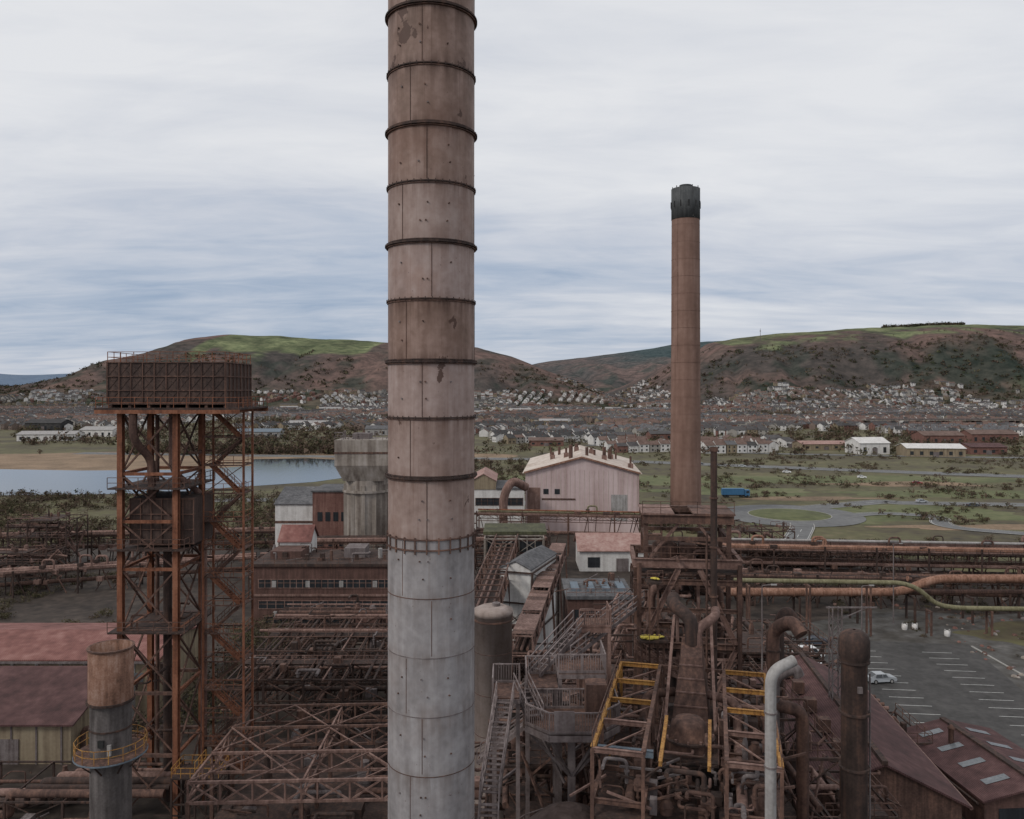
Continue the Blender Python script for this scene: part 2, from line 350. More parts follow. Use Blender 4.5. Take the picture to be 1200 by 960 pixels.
# ------------------------------------------------------------------ hills
hillsdef=[
 (2600,1750,[(-600,462),(-200,460),(0,458),(60,452),(130,437),(165,425),(200,409),(235,396),(270,393),(330,394),(430,400),(455,403),(560,407),(600,418),(640,434),(690,456),(720,472),(760,490)]),
 (4600,2700,[(420,470),(560,440),(600,431),(640,424),(700,417),(760,409),(790,404),(830,400),(900,398),(1000,396),(1300,400),(1700,430)]),
 (2350,1500,[(640,490),(690,482),(720,469),(760,449),(800,421),(830,403),(870,396),(940,389),(1000,385),(1100,380),(1170,381),(1300,384),(1600,392),(2200,440)]),
]
def hill_z(x,y):
    best=np.zeros_like(x); info=np.zeros_like(x); tt=np.zeros_like(x)
    for i,(D,ft,pts) in enumerate(hillsdef):
        xs=np.array([X(p[0],D) for p in pts]); zs=np.array([max(Z(p[1],D),0) for p in pts])
        rid=np.interp(x,xs,zs,left=0,right=0)
        t=(y-ft)/(D-ft)
        s=np.where(t<=1,np.interp(t,[0,.08,.25,.5,.75,1],[0,.03,.22,.66,.87,1.0]),np.interp(t,[1,1.6,3],[1,.8,.1]))
        z=rid*s
        k=z>best; best=np.where(k,z,best); info=np.where(k,i,info); tt=np.where(k,t,tt)
    return best,info,tt
nx,ny=520,270
gx=np.linspace(-3000,3300,nx); gy=np.linspace(1450,6000,ny); GX,GY=np.meshgrid(gx,gy)
GZ,GI,GT=hill_z(GX,GY)
N1=np.array([noise.fractal(Vector((a/260,b_/420,0)),0.9,2.0,5) for a,b_ in zip(GX.ravel(),GY.ravel())]).reshape(GX.shape)
N2=np.array([noise.fractal(Vector((a/90,b_/120,5)),0.8,2.0,4) for a,b_ in zip(GX.ravel(),GY.ravel())]).reshape(GX.shape)
N3=np.array([noise.noise(Vector((a/130+.3*math.sin(b_/200),b_/900,8))) for a,b_ in zip(GX.ravel(),GY.ravel())]).reshape(GX.shape)
edge=np.clip(GT,0,1); gul=-np.clip(.25-np.abs(N3),0,1)*70*np.clip(GT*4,0,1)*np.clip((.8-GT)*3,0,1)
GZ2=GZ+np.where(GZ>3,(N1*26*(1-edge*.85)+N2*7*(1-edge*.8)+gul)*np.clip(GZ/60,0,1),-2)
c_br=np.array([.150,.094,.080]); c_dk=np.array([.072,.058,.052]); c_wd=np.array([.034,.042,.032]); c_gr=np.array([.155,.168,.085]); c_ol=np.array([.095,.09,.055]); c_haze=np.array([.11,.125,.14])
m=np.clip(N1*1.5+.55,0,1)[...,None]; col=c_dk*(1-m)+c_br*m
m=(np.clip((N2+.1*N1-.12)*5,0,1)*np.clip(1.1-GT,0,1))[...,None]; col=col*(1-m)+c_wd*m
m=(np.clip((.30-GT)*6,0,1)*.7)[...,None]; col=col*(1-m)+(c_wd*.5+c_ol*.5)*m
A=(GI==0)&(GX>X(245,2400))&(GX<X(440,2400)); gm=np.clip((GT-.53+N2*.14)*14,0,1)*A
Bm=(GI==2)&(GX>X(840,2300)); gm=np.maximum(gm,np.clip((GT-.74+N2*.25)*10,0,1)*Bm*.85)
gm=gm[...,None]; col=col*(1-gm)+(c_gr*(.85+.6*N2[...,None]))*gm
wood=((GI==2)*np.clip((N1+.35*N2+.0)*6,0,1)*np.clip((.62-GT)*5,0,1)*np.clip((GX-X(720,1900))/150,0,1)); m=wood[...,None]*.88; col=col*(1-m)+c_wd*m
fld=((GI==2)&(GX>X(1120,1800)))*np.clip((N3-.1)*8,0,1)*np.clip((.3-GT)*8,0,1); m=fld[...,None]*.8; col=col*(1-m)+c_gr*.8*m
m=((GI==1)*np.clip((GX-X(690,4000))/300,0,1)*np.clip((GT-.45)*6,0,1))[...,None]; col=col*(1-m)+np.array([.035,.055,.055])*m
haze=np.clip((GY-900)/12000,0,.35)[...,None]; col=col*(1-haze)+c_haze*1.3*haze  # aerial haze painted into the hill colours, stronger with distance
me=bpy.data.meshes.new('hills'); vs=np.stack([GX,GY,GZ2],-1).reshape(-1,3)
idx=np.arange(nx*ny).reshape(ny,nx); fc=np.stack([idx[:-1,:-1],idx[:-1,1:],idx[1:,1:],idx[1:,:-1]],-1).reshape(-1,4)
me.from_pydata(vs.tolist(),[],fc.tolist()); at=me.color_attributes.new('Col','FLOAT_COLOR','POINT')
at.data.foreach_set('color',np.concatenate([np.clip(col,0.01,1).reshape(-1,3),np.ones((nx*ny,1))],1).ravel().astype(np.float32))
me.polygons.foreach_set('use_smooth',[True]*len(fc))
hm=bpy.data.materials.new('hill_vegetation'); hm.use_nodes=True; t=hm.node_tree; bs=t.nodes['Principled BSDF']; bs.inputs['Roughness'].default_value=1; bs.inputs['Specular IOR Level'].default_value=0
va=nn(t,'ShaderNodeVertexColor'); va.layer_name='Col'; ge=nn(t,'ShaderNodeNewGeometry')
n1=nn(t,'ShaderNodeTexNoise'); n1.inputs['Scale'].default_value=.035; n1.inputs['Detail'].default_value=8; n1.inputs['Roughness'].default_value=.7
r1=nn(t,'ShaderNodeValToRGB'); r1.color_ramp.elements[0].position=.38; r1.color_ramp.elements[0].color=(.45,.5,.5,1); r1.color_ramp.elements[1].position=.64; r1.color_ramp.elements[1].color=(1.0,.98,.95,1)
m1=nn(t,'ShaderNodeMix',data_type='RGBA',blend_type='MULTIPLY'); m1.inputs[0].default_value=1
t.links.new(ge.outputs['Position'],n1.inputs['Vector']); t.links.new(n1.outputs[0],r1.inputs[0]); t.links.new(va.outputs[0],m1.inputs[6]); t.links.new(r1.outputs[0],m1.inputs[7])
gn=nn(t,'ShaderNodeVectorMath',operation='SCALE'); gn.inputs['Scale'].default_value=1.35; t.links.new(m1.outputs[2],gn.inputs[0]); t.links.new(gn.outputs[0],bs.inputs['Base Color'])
bp=nn(t,'ShaderNodeBump'); bp.inputs['Distance'].default_value=6; bp.inputs['Strength'].default_value=.8; t.links.new(n1.outputs[0],bp.inputs['Height']); t.links.new(bp.outputs[0],bs.inputs['Normal'])
me.materials.append(hm); ho=bpy.data.objects.new('hills',me); scene.collection.objects.link(ho)
fm=mk('distant_moor_hazed',[(.07,.11,.17),(.095,.14,.21),(.115,.165,.235)],scale=.004,bump=0)  # blue of the distant air is put into the ridge colour
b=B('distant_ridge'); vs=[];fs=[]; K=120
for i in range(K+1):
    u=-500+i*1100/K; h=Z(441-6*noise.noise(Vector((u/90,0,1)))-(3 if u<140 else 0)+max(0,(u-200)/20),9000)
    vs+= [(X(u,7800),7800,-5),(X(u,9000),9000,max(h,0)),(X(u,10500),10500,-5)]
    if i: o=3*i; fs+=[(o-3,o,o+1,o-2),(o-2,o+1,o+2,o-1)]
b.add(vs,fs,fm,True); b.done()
def hz_at(x,y):
    i=(x-gx[0])/(gx[1]-gx[0]); j=(y-gy[0])/(gy[1]-gy[0])
    if i<0 or j<0 or i>=nx-1 or j>=ny-1: return 0.
    i0=int(i);j0=int(j);a=i-i0;c=j-j0
    z=(GZ2[j0,i0]*(1-a)+GZ2[j0,i0+1]*a)*(1-c)+(GZ2[j0+1,i0]*(1-a)+GZ2[j0+1,i0+1]*a)*c
    return max(0.,float(z))
def wood_at(x,y):
    i=int((x-gx[0])/(gx[1]-gx[0])); j=int((y-gy[0])/(gy[1]-gy[0]))
    return float(wood[j,i]) if 0<=i<nx and 0<=j<ny else 0.

# ------------------------------------------------------------------ foliage
fol=[mk('foliage_%d'%i,[tuple(k*.6 for k in c),c,tuple(k*1.4 for k in c)],scale=.3,bump=0,streak=.1,spec=0.0) for i,c in enumerate([(.115,.082,.062),(.075,.066,.042),(.045,.052,.030),(.095,.085,.05),(.075,.056,.045)])]
def foliage(name,items,ntri,lf=.28,mw=(5,3,1,3,3)):
    V=[];M=[]; wts=np.array(mw)/sum(mw)
    for (x,y,z,r,h) in items:
        nl=5; lobes=rng.normal(0,.38,(nl,3)); lobes[:,2]=np.abs(lobes[:,2])*.9
        base=rng.choice(5,p=wts)
        li=rng.integers(0,nl,ntri); d=rng.normal(0,1,(ntri,3)); d/=np.linalg.norm(d,axis=1)[:,None]
        p=lobes[li]+d*(rng.random((ntri,1))**.5)*.52
        p[:,2]=(p[:,2]+.35)/1.5
        c=np.array([x,y,z])+p*np.array([r,r,h]); c[:,2]=np.maximum(c[:,2],z+.1)
        tri=c[:,None,:]+rng.normal(0,lf*r*.6,(ntri,3,3))
        V.append(tri.reshape(-1,3)); mm=np.where(rng.random(ntri)<.6,base,rng.choice(5,ntri,p=wts)); M.append(mm)
        w_=.05*r
        k=np.array([[x-w_,y-w_,z-.3],[x+w_,y-w_,z-.3],[x,y,z+h*.75]]); k2=np.array([[x,y-w_,z-.3],[x,y+w_,z-.3],[x+w_*.3,y,z+h*.7]])
        V.append(k);V.append(k2); M.append(np.array([4,4]))
    V=np.concatenate(V); M=np.concatenate(M).astype(np.int32); nt_=len(V)//3
    me=bpy.data.meshes.new(name); me.vertices.add(len(V)); me.vertices.foreach_set('co',V.astype(np.float32).ravel())
    me.loops.add(len(V)); me.loops.foreach_set('vertex_index',np.arange(len(V),dtype=np.int32)); me.polygons.add(nt_)
    me.polygons.foreach_set('loop_start',np.arange(0,len(V),3,dtype=np.int32)); me.polygons.foreach_set('loop_total',np.full(nt_,3,dtype=np.int32))
    for m_ in fol: me.materials.append(m_)
    me.polygons.foreach_set('material_index',M); me.update(); me.validate()
    o=bpy.data.objects.new(name,me); scene.collection.objects.link(o); return o

# town
def house(b,x,y,z,yaw,w_,d_,h,rh,wall,roof):
    c,s_=math.cos(yaw),math.sin(yaw)
    def T(a,b_,zz): return (x+a*c-b_*s_,y+a*s_+b_*c,z+zz)
    a=w_/2;e=d_/2
    b.add([T(-a,-e,-3),T(a,-e,-3),T(a,e,-3),T(-a,e,-3),T(-a,-e,h),T(a,-e,h),T(a,e,h),T(-a,e,h),T(-a,0,h+rh),T(a,0,h+rh)],
      [(0,1,5,4),(1,2,6,9,5),(2,3,7,6),(3,0,4,8,7)],wall)
    b.add([T(-a-.2,-e-.4,h-.1),T(a+.2,-e-.4,h-.1),T(a+.2,0,h+rh+.1),T(-a-.2,0,h+rh+.1),T(-a-.2,e+.4,h-.1),T(a+.2,e+.4,h-.1)],[(0,1,2,3),(3,2,5,4)],roof)
    n_=max(2,int(w_/3.2))
    for i in range(n_):
        q=-a+(i+.5)*w_/n_
        for zz in (1.0,3.6):
            if zz+1.3<h:
                for sg in (-1,1): b.add([T(q-.6,sg*(e+.06),zz),T(q+.6,sg*(e+.06),zz),T(q+.6,sg*(e+.06),zz+1.2),T(q-.6,sg*(e+.06),zz+1.2)],[(0,1,2,3)],glass)
    b.add([T(a-.7,-.3,h+rh-.5),T(a-.1,-.3,h+rh-.5),T(a-.1,-.3,h+rh+1.2),T(a-.7,-.3,h+rh+1.2)],[(0,1,2,3)],brick_red)
peb=mk('pebbledash',[(.24,.22,.2),(.36,.34,.31)],bump=.05); tb=mk('terrace_brown',[(.13,.095,.08),(.21,.16,.135)],bump=.05)
walls=[white,white,white,cream,brick_red,peb,cream,peb,tb]
roofs=[slate,slate,tile,tile,roof_dark,roof_grey]
town=B('distant_town_houses'); tree_items=[]
y=560
while y<2150:
    bh=R.uniform(70,110); x=-.80*y
    while x<.80*y:
        bw=R.uniform(80,160); dens=noise.noise(Vector((x/260,y/200,2)))
        ang=R.choice([0,.25,-.3,.6,1.2,1.57,-.8])+.2*math.sin(y/170); c,s_=math.cos(ang),math.sin(ang)
        typ=R.random(); wl=R.choice(walls); rf=R.choice(roofs); step=R.choice([6.5,7,8,10]); rowgap=R.uniform(17,23)
        mode='houses' if dens>-.32 else 'trees'
        if y<700 and (x<-20 or x>260): mode='skip'
        if y<780 and x<-100: mode='skip'
        if y<660 and x>90: mode='trees' if R.random()<.5 else 'skip'
        if mode=='houses' and typ<.05:
            xx=x+bw/2;yy=y+bh/2; z=hz_at(xx,yy)
            if z<20: house(town,xx,yy,z,ang*.3,R.uniform(30,55),18,6,2,R.choice([white,steel_light,cream,brick_red]),R.choice([roof_grey,steel_light,slate]))
        elif mode=='houses':
            rx=max(bw,bh)/2
            i=-rx
            while i<rx:
                j=-rx
                while j<rx:
                    xx=x+bw/2+i*c-j*s_; yy=y+bh/2+i*s_+j*c
                    if x<xx<x+bw-8 and y<yy<y+bh-8 and xx*xx<(yy*.82)**2:
                        z=hz_at(xx,yy)
                        if z<36:
                            q=R.random()
                            if q<.78: house(town,xx,yy,z,ang+R.uniform(-.05,.05)+(1.57 if R.random()<.12 else 0),step*.92,8.2,R.uniform(4.6,6.2),R.uniform(1.8,2.9),wl if R.random()<.55 else R.choice(walls),rf if R.random()<.7 else R.choice(roofs))
                            elif q<.90: tree_items.append((xx,yy,z,R.uniform(2.5,5),R.uniform(4.5,9)))
                            if R.random()<.10: tree_items.append((xx-10*s_,yy+10*c,z,R.uniform(2,4.5),R.uniform(4,8)))
                    j+=rowgap
                i+=step
        elif mode=='trees':
            for k in range(int(bw*bh/260)):
                xx=x+R.uniform(0,bw);yy=y+R.uniform(0,bh); tree_items.append((xx,yy,hz_at(xx,yy),R.uniform(2.5,6),R.uniform(4,9)))
        for k in range(int(bw/9)):
            if R.random()<.35: tree_items.append((x+k*9,y-3+R.uniform(-3,3),hz_at(x+k*9,y),R.uniform(2.5,5),R.uniform(4,9)))
        x+=bw
    y+=bh
for r_ in range(9):
    yy=1490+r_*31
    for k in range(52):
        xx=X(850+r_*5,yy)+k*8.4+R.uniform(-2,2); y2=yy+14*math.sin(xx/60)+R.uniform(-2,2); z=hz_at(xx,y2)
        if noise.noise(Vector((xx/45,y2/45,6)))<-.16 or z>66: 
            tree_items.append((xx,y2,z,R.uniform(3,5),R.uniform(5,8))); continue
        if R.random()<.82: house(town,xx,y2,z,R.uniform(-.3,.3),R.choice([8,8,14]),8,5.2,2.4,R.choice([white,white,white,cream,peb]),R.choice(roofs))
        if R.random()<.35: tree_items.append((xx+4,y2-9,hz_at(xx+4,y2-9),R.uniform(3,5),R.uniform(5,8)))
for r_ in range(6):   # valley mouth
    yy=2150+r_*70
    for k in range(30):
        xx=X(655,yy)+k*9+R.uniform(-3,3); z=hz_at(xx,yy)
        if z<70 and R.random()<.6: house(town,xx,yy+10*math.sin(k),z,R.uniform(-.4,.4),9,8,5.4,2.4,R.choice([white,white,cream,peb]),R.choice(roofs))
        elif z<90: tree_items.append((xx,yy,z,R.uniform(4,7),R.uniform(6,10)))
town.done()
sheds=[(895,912,640,8,white,slate),(914,924,625,7,white,slate),(934,990,600,6,cream,roof_pale),(998,1034,560,11,white,white),(1058,1122,540,8,cream,white),(1075,1122,660,10,brick_red,tile),(1130,1185,680,10,brick_red,tile),(1128,1170,560,7,brick_red,roof_maroon),
(28,92,700,8,white,steel_light),(100,140,760,9,white,steel_light),(280,330,740,8,steel_light,blue_m),(35,80,860,12,roof_dark,roof_dark),(340,385,900,9,white,steel_light),(690,740,700,7,cream,slate),(620,660,640,6,brick_red,tile),(840,870,760,9,white,slate),(760,785,720,7,brick_red,slate),(430,455,780,9,steel_light,roof_grey)]
for (u0,u1,d,h,wl,rf) in sheds:
    x0=X(u0,d);x1=X(u1,d); b=B('warehouse' if x1-x0>25 else 'detached_house',(x0+x1)/2,d,R.uniform(-8,8)); a=(x1-x0)/2
    b.gable(-a,a,-10,10,0,h*.7,h,wl,rf,'x',.6)
    k=max(2,int(a/3))
    for i in range(k):
        q=-a+(i+.5)*2*a/k; b.box(q-1.1,q+1.1,-10.08,-9.9,1.2,h*.45,glass)
    b.box(-1.8,1.8,-10.12,-9.9,0,h*.4,steel_grey)
    b.done()
for i in range(500):
    d=R.uniform(640,900); u=R.uniform(20,420); tree_items.append((X(u,d),d,0,R.uniform(3,6),R.uniform(4,9)))
for i in range(600):
    d=R.uniform(540,800); u=R.uniform(560,1240)
    if noise.noise(Vector((u/30,d/40,4)))>-.1: tree_items.append((X(u,d),d,0,R.uniform(2.5,5),R.uniform(3.5,7)))
for i in range(520):
    u=R.uniform(150,430); d=565+R.uniform(-18,30); tree_items.append((X(u,d),d,0,R.uniform(3,5.5),R.uniform(5,9)))
foliage('distant_trees',tree_items,28,.30)
it=[]
n_=0
while n_<9500:
    x=R.uniform(-2200,2300); yv=R.uniform(1500,2450); z=hz_at(x,yv); n_+=1
    if z<4 or z>150: continue
    q=noise.noise(Vector((x/150,yv/200,9)))+.3*noise.noise(Vector((x/40,yv/50,2)))
    lim= .18 if z>70 else -.12
    if q>lim or wood_at(x,yv)>.5: it.append((x,yv,z-1,R.uniform(5,9),R.uniform(5,9)))
for i in range(260):
    u=R.uniform(1035,1130); d=2345+R.uniform(-15,30); it.append((X(u,d),d,hz_at(X(u,d),d)-1,7,9))
foliage('hillside_woodland',it,16,.42,(2,2,5,1,4))
it=[]
def near_road(x,d):
    return abs(d-(322+ (150-x)*.02))<8 and x>90
for i in range(4200):
    d=R.uniform(250,560); u=R.uniform(740,1300); x=X(u,d)
    if math.hypot(x-rc[0],d-rc[1])<31 or near_road(x,d): continue
    q=noise.noise(Vector((x/30,d/30,4)))+.4*noise.noise(Vector((x/8,d/8,1)))
    if q>.06: s_=R.choice([.6,1,1,1.6]); it.append((x,d,0,s_*R.uniform(.9,1.8),s_*R.uniform(.7,1.7)))
for i in range(1100):
    d=R.uniform(225,342); u=R.uniform(-60,330); x=X(u,d)
    if noise.noise(Vector((x/30,d/30,7)))>-.15: it.append((x,d,0,R.uniform(1.3,3),R.uniform(1.5,4)))
for i in range(700):
    d=R.uniform(330,500); u=R.uniform(370,660); x=X(u,d)
    if x>-70: it.append((x,d,0,R.uniform(1.5,3.2),R.uniform(1.5,4)))
foliage('scrub_bushes',it,55,.2,(5,3,1,4,3))
it=[]
for i in range(650):
    d=R.uniform(130,240); u=R.uniform(-60,145) if R.random()<.5 else R.uniform(950,1260); x=X(u,d)
    if 48<x<112 and d<158: continue
    if noise.noise(Vector((x/14,d/14,3)))>-.05: it.append((x,d,0,R.uniform(.8,2),R.uniform(.6,2.2)))
for i in range(80):
    it.append((X(R.uniform(235,300),125)+R.uniform(-3,3),R.uniform(95,150),0,1.8,4.5))
for i in range(520):
    x=R.uniform(50,130); yy=R.uniform(86,172)
    if x<81 and 100<yy<146: continue
    if noise.noise(Vector((x/9,yy/9,12)))>.12: it.append((x,yy,0,R.uniform(.4,1.1),R.uniform(.25,.9)))
foliage('yard_scrub',it,140,.13,(3,3,1,4,1))

# ------------------------------------------------------------------ main stack
sx,sy,sr=X(505.5,45),45,2.38
def stackmat(name,c0,c1,c2,rustc,phase,streakf,th=.655):
    m=mk(name,[c0,c1,c2],scale=.55,streak=.34,rough=.62,bump=.15,fine=5,spec=.35,sh=3.4)
    t=m.node_tree; bs=t.nodes['Principled BSDF']; Lk=t.links
    src=bs.inputs['Base Color'].links[0].from_socket
    ge=nn(t,'ShaderNodeNewGeometry'); sp=nn(t,'ShaderNodeSeparateXYZ'); Lk.new(ge.outputs['Position'],sp.inputs[0])
    def M(op,a,b_=None,cl=False):
        n=nn(t,'ShaderNodeMath',operation=op,use_clamp=cl)
        for i,x in enumerate((a,b_)):
            if x is None: continue
            if isinstance(x,(int,float)): n.inputs[i].default_value=x
            else: Lk.new(x,n.inputs[i])
        return n.outputs[0]
    def N(sc_,det,ro,mapsc=None):
        n=nn(t,'ShaderNodeTexNoise'); n.inputs['Scale'].default_value=sc_; n.inputs['Detail'].default_value=det; n.inputs['Roughness'].default_value=ro
        if mapsc:
            mp=nn(t,'ShaderNodeMapping'); mp.inputs['Scale'].default_value=mapsc; Lk.new(ge.outputs['Position'],mp.inputs['Vector']); Lk.new(mp.outputs[0],n.inputs['Vector'])
        else: Lk.new(ge.outputs['Position'],n.inputs['Vector'])
        return n.outputs[0]
    def mixc(fac,a,c):
        mx=nn(t,'ShaderNodeMix',data_type='RGBA'); Lk.new(fac,mx.inputs[0]); Lk.new(a,mx.inputs[6]); mx.inputs[7].default_value=(*c,1); return mx.outputs[2]
    fr=M('FRACT',M('DIVIDE',M('SUBTRACT',sp.outputs[2],phase),3.14))
    st=M('POWER',fr,4.0); up=M('POWER',M('SUBTRACT',1.0,fr),7.0)
    nb=M('MULTIPLY',M('SUBTRACT',N(1,6,.6,(2.4,2.4,.22)),.40,True),4.6,True)
    out=mixc(M('MULTIPLY',M('MULTIPLY',M('MAXIMUM',st,up),nb),streakf,True),src,rustc)
    # long drips and soft stains
    out=mixc(M('MULTIPLY',M('SUBTRACT',N(1,4,.55,(6,6,.10)),.57,True),2.6*streakf,True),out,tuple(k*1.2 for k in rustc))
    out=mixc(M('MULTIPLY',M('SUBTRACT',N(.28,5,.6),.52,True),3.0*streakf,True),out,tuple(k*1.7 for k in rustc))
    # flaked paint patches
    r=nn(t,'ShaderNodeValToRGB'); r.color_ramp.elements[0].position=th; r.color_ramp.elements[1].position=th+.015; Lk.new(N(.6,10,.62,(1,1,.8)),r.inputs[0])
    out=mixc(M('MULTIPLY',r.outputs[0],.9),out,(.075,.038,.027))
    n3=nn(t,'ShaderNodeTexVoronoi'); n3.inputs['Scale'].default_value=1.7; Lk.new(ge.outputs['Position'],n3.inputs['Vector'])
    r3=nn(t,'ShaderNodeValToRGB'); r3.color_ramp.elements[0].position=.04; r3.color_ramp.elements[0].color=(1,1,1,1); r3.color_ramp.elements[1].position=.08; r3.color_ramp.elements[1].color=(0,0,0,1); Lk.new(n3.outputs['Distance'],r3.inputs[0])
    out=mixc(M('MULTIPLY',r3.outputs[0],.5),out,(.09,.05,.04))
    Lk.new(out,bs.inputs['Base Color']); return m
rings=[93-67*2,93-67,93,160,224,291,355,425,488,556,624]
zr=[Z(v,45) for v in rings]
ph=Z(160,45)
s1=stackmat('stack_brown',(.16,.098,.074),(.245,.16,.128),(.33,.235,.20),(.10,.05,.035),ph,1.0)
s1b=stackmat('stack_patched_brown',(.14,.085,.063),(.225,.145,.115),(.32,.22,.185),(.085,.045,.032),ph,1.1,.60)
s2=stackmat('stack_pinkish',(.235,.165,.143),(.335,.25,.225),(.42,.335,.31),(.16,.09,.065),ph,.75)
s2b=stackmat('stack_tan',(.20,.135,.113),(.295,.213,.185),(.38,.295,.265),(.13,.07,.05),ph,.85)
s3=stackmat('stack_grey_plate',(.175,.162,.162),(.27,.252,.254),(.37,.35,.352),(.15,.115,.10),ph,.6,.68)
b=B('chimney_stack',sx,sy)
zs=[85]+zr
for i in range(len(zs)-1):
    mat=[s1,s1,s1b,s1b,s1,s2b,s2,s1b,s2,s2b,s2b][i]
    b.lathe(0,0,[(sr,zs[i+1]),(sr,zs[i])],mat,96,cap=False)
b.lathe(0,0,[(sr+.01,0),(sr+.01,zr[-1])],s3,96,cap=False)
for i,z in enumerate(zr[:-1]):
    heavy=(i%2==1)
    b.ring(0,0,z,sr-.02,sr+(.17 if heavy else .09),.09 if heavy else .06,rust_dark,96)
    b.ring(0,0,z-.1,sr-.02,sr+(.10 if heavy else .05),.05,rust_mid,96)
    if heavy: b.ring(0,0,z+.11,sr-.02,sr+.07,.06,rust_dark,96)
    for k in range(40):
        a=2*math.pi*(k+.3*i)/40; rr=sr+(.13 if heavy else .07); p=Vector((rr*math.cos(a),rr*math.sin(a),z))
        b.beam(p-Vector((0,0,.08)),p+Vector((0,0,.10)),.04,rust_dark)
for z in (zr[-1],zr[-1]-.55):
    b.ring(0,0,z,sr-.02,sr+.09,.07,rust_mid,96)
for k in range(24):
    a=2*math.pi*k/24; p=Vector(((sr+.06)*math.cos(a),(sr+.06)*math.sin(a),zr[-1])); b.beam(p+Vector((0,0,.12)),p-Vector((0,0,.75)),.07,rust_mid)
z=zr[-1]-3.1
kk=0
while z>0:
    b.ring(0,0,z,sr,sr+.03,.04,rust_mid if kk%3==0 else steel_grey,96); z-=3.12; kk+=1
allz=[85]+zr+[zr[-1]-3.1*k for k in range(1,9)]
for i,(za,zb) in enumerate(zip(allz,allz[1:])):
    for off in ((-112,8,128) if i%2 else (-84,36,156)):
        a=math.radians(off-6*(i%3)); p=Vector(((sr+.004)*math.cos(a),(sr+.004)*math.sin(a),0))
        b.beam(p+Vector((0,0,za-.1)),p+Vector((0,0,zb+.1)),.035,rust_mid)
    for off in (-128,-98,-92,-60,20,60,100,150):
        for dz in (.36,.66):
            if R.random()<.35: continue
            a=math.radians(off+R.uniform(-4,4)); zz=za+(zb-za)*dz; p=Vector(((sr)*math.cos(a),(sr)*math.sin(a),zz)); q=p*1; q.x*=1.03;q.y*=1.03
            b.tube([p,q],.045,rust_mid if R.random()<.6 else steel_grey,8)
b.done()

# ------------------------------------------------------------------ far concrete chimney
cm=mk('chimney_concrete_brown',[(.15,.088,.067),(.20,.120,.094),(.26,.165,.132)],scale=.12,streak=.45,bump=.08,fine=5)
b=B('concrete_chimney',X(803.5,285),285)
zt=Z(222,285); zk=Z(258,285)
b.lathe(0,0,[(5.35,0),(5.0,60),(4.85,zk)],cm,64,cap=False)
capm=mk('chimney_cap_dark',[(.04,.042,.043),(.065,.068,.070),(.11,.113,.113)],scale=.3)
b.lathe(0,0,[(4.9,zk),(4.97,zk),(4.97,zt),(4.3,zt),(4.3,zt-3)],capm,64)
for k in range(12):
    a=2*math.pi*k/12; c=Vector((4.96*math.cos(a),4.96*math.sin(a),0)); b.beam(c+Vector((0,0,zk+4)),c+Vector((0,0,zk+6.2)),.7,black,.12)
for k in range(10):
    a=2*math.pi*k/10; c=Vector((4.6*math.cos(a),4.6*math.sin(a),0)); b.beam(c+Vector((0,0,zt)),c+Vector((0,0,zt+.7)),.25,capm)
b.lathe(0,0,[(2.2,zt-2),(2.2,zt+1.4)],capm,24)
for z in range(6,104,6): b.ring(0,0,z,4.8,5.36-z*.0047+.02,.07,cm,64)
b.beam((-3.6,-3.6,2),(-3.4,-3.4,zk),.18,rust_mid)
b.done()

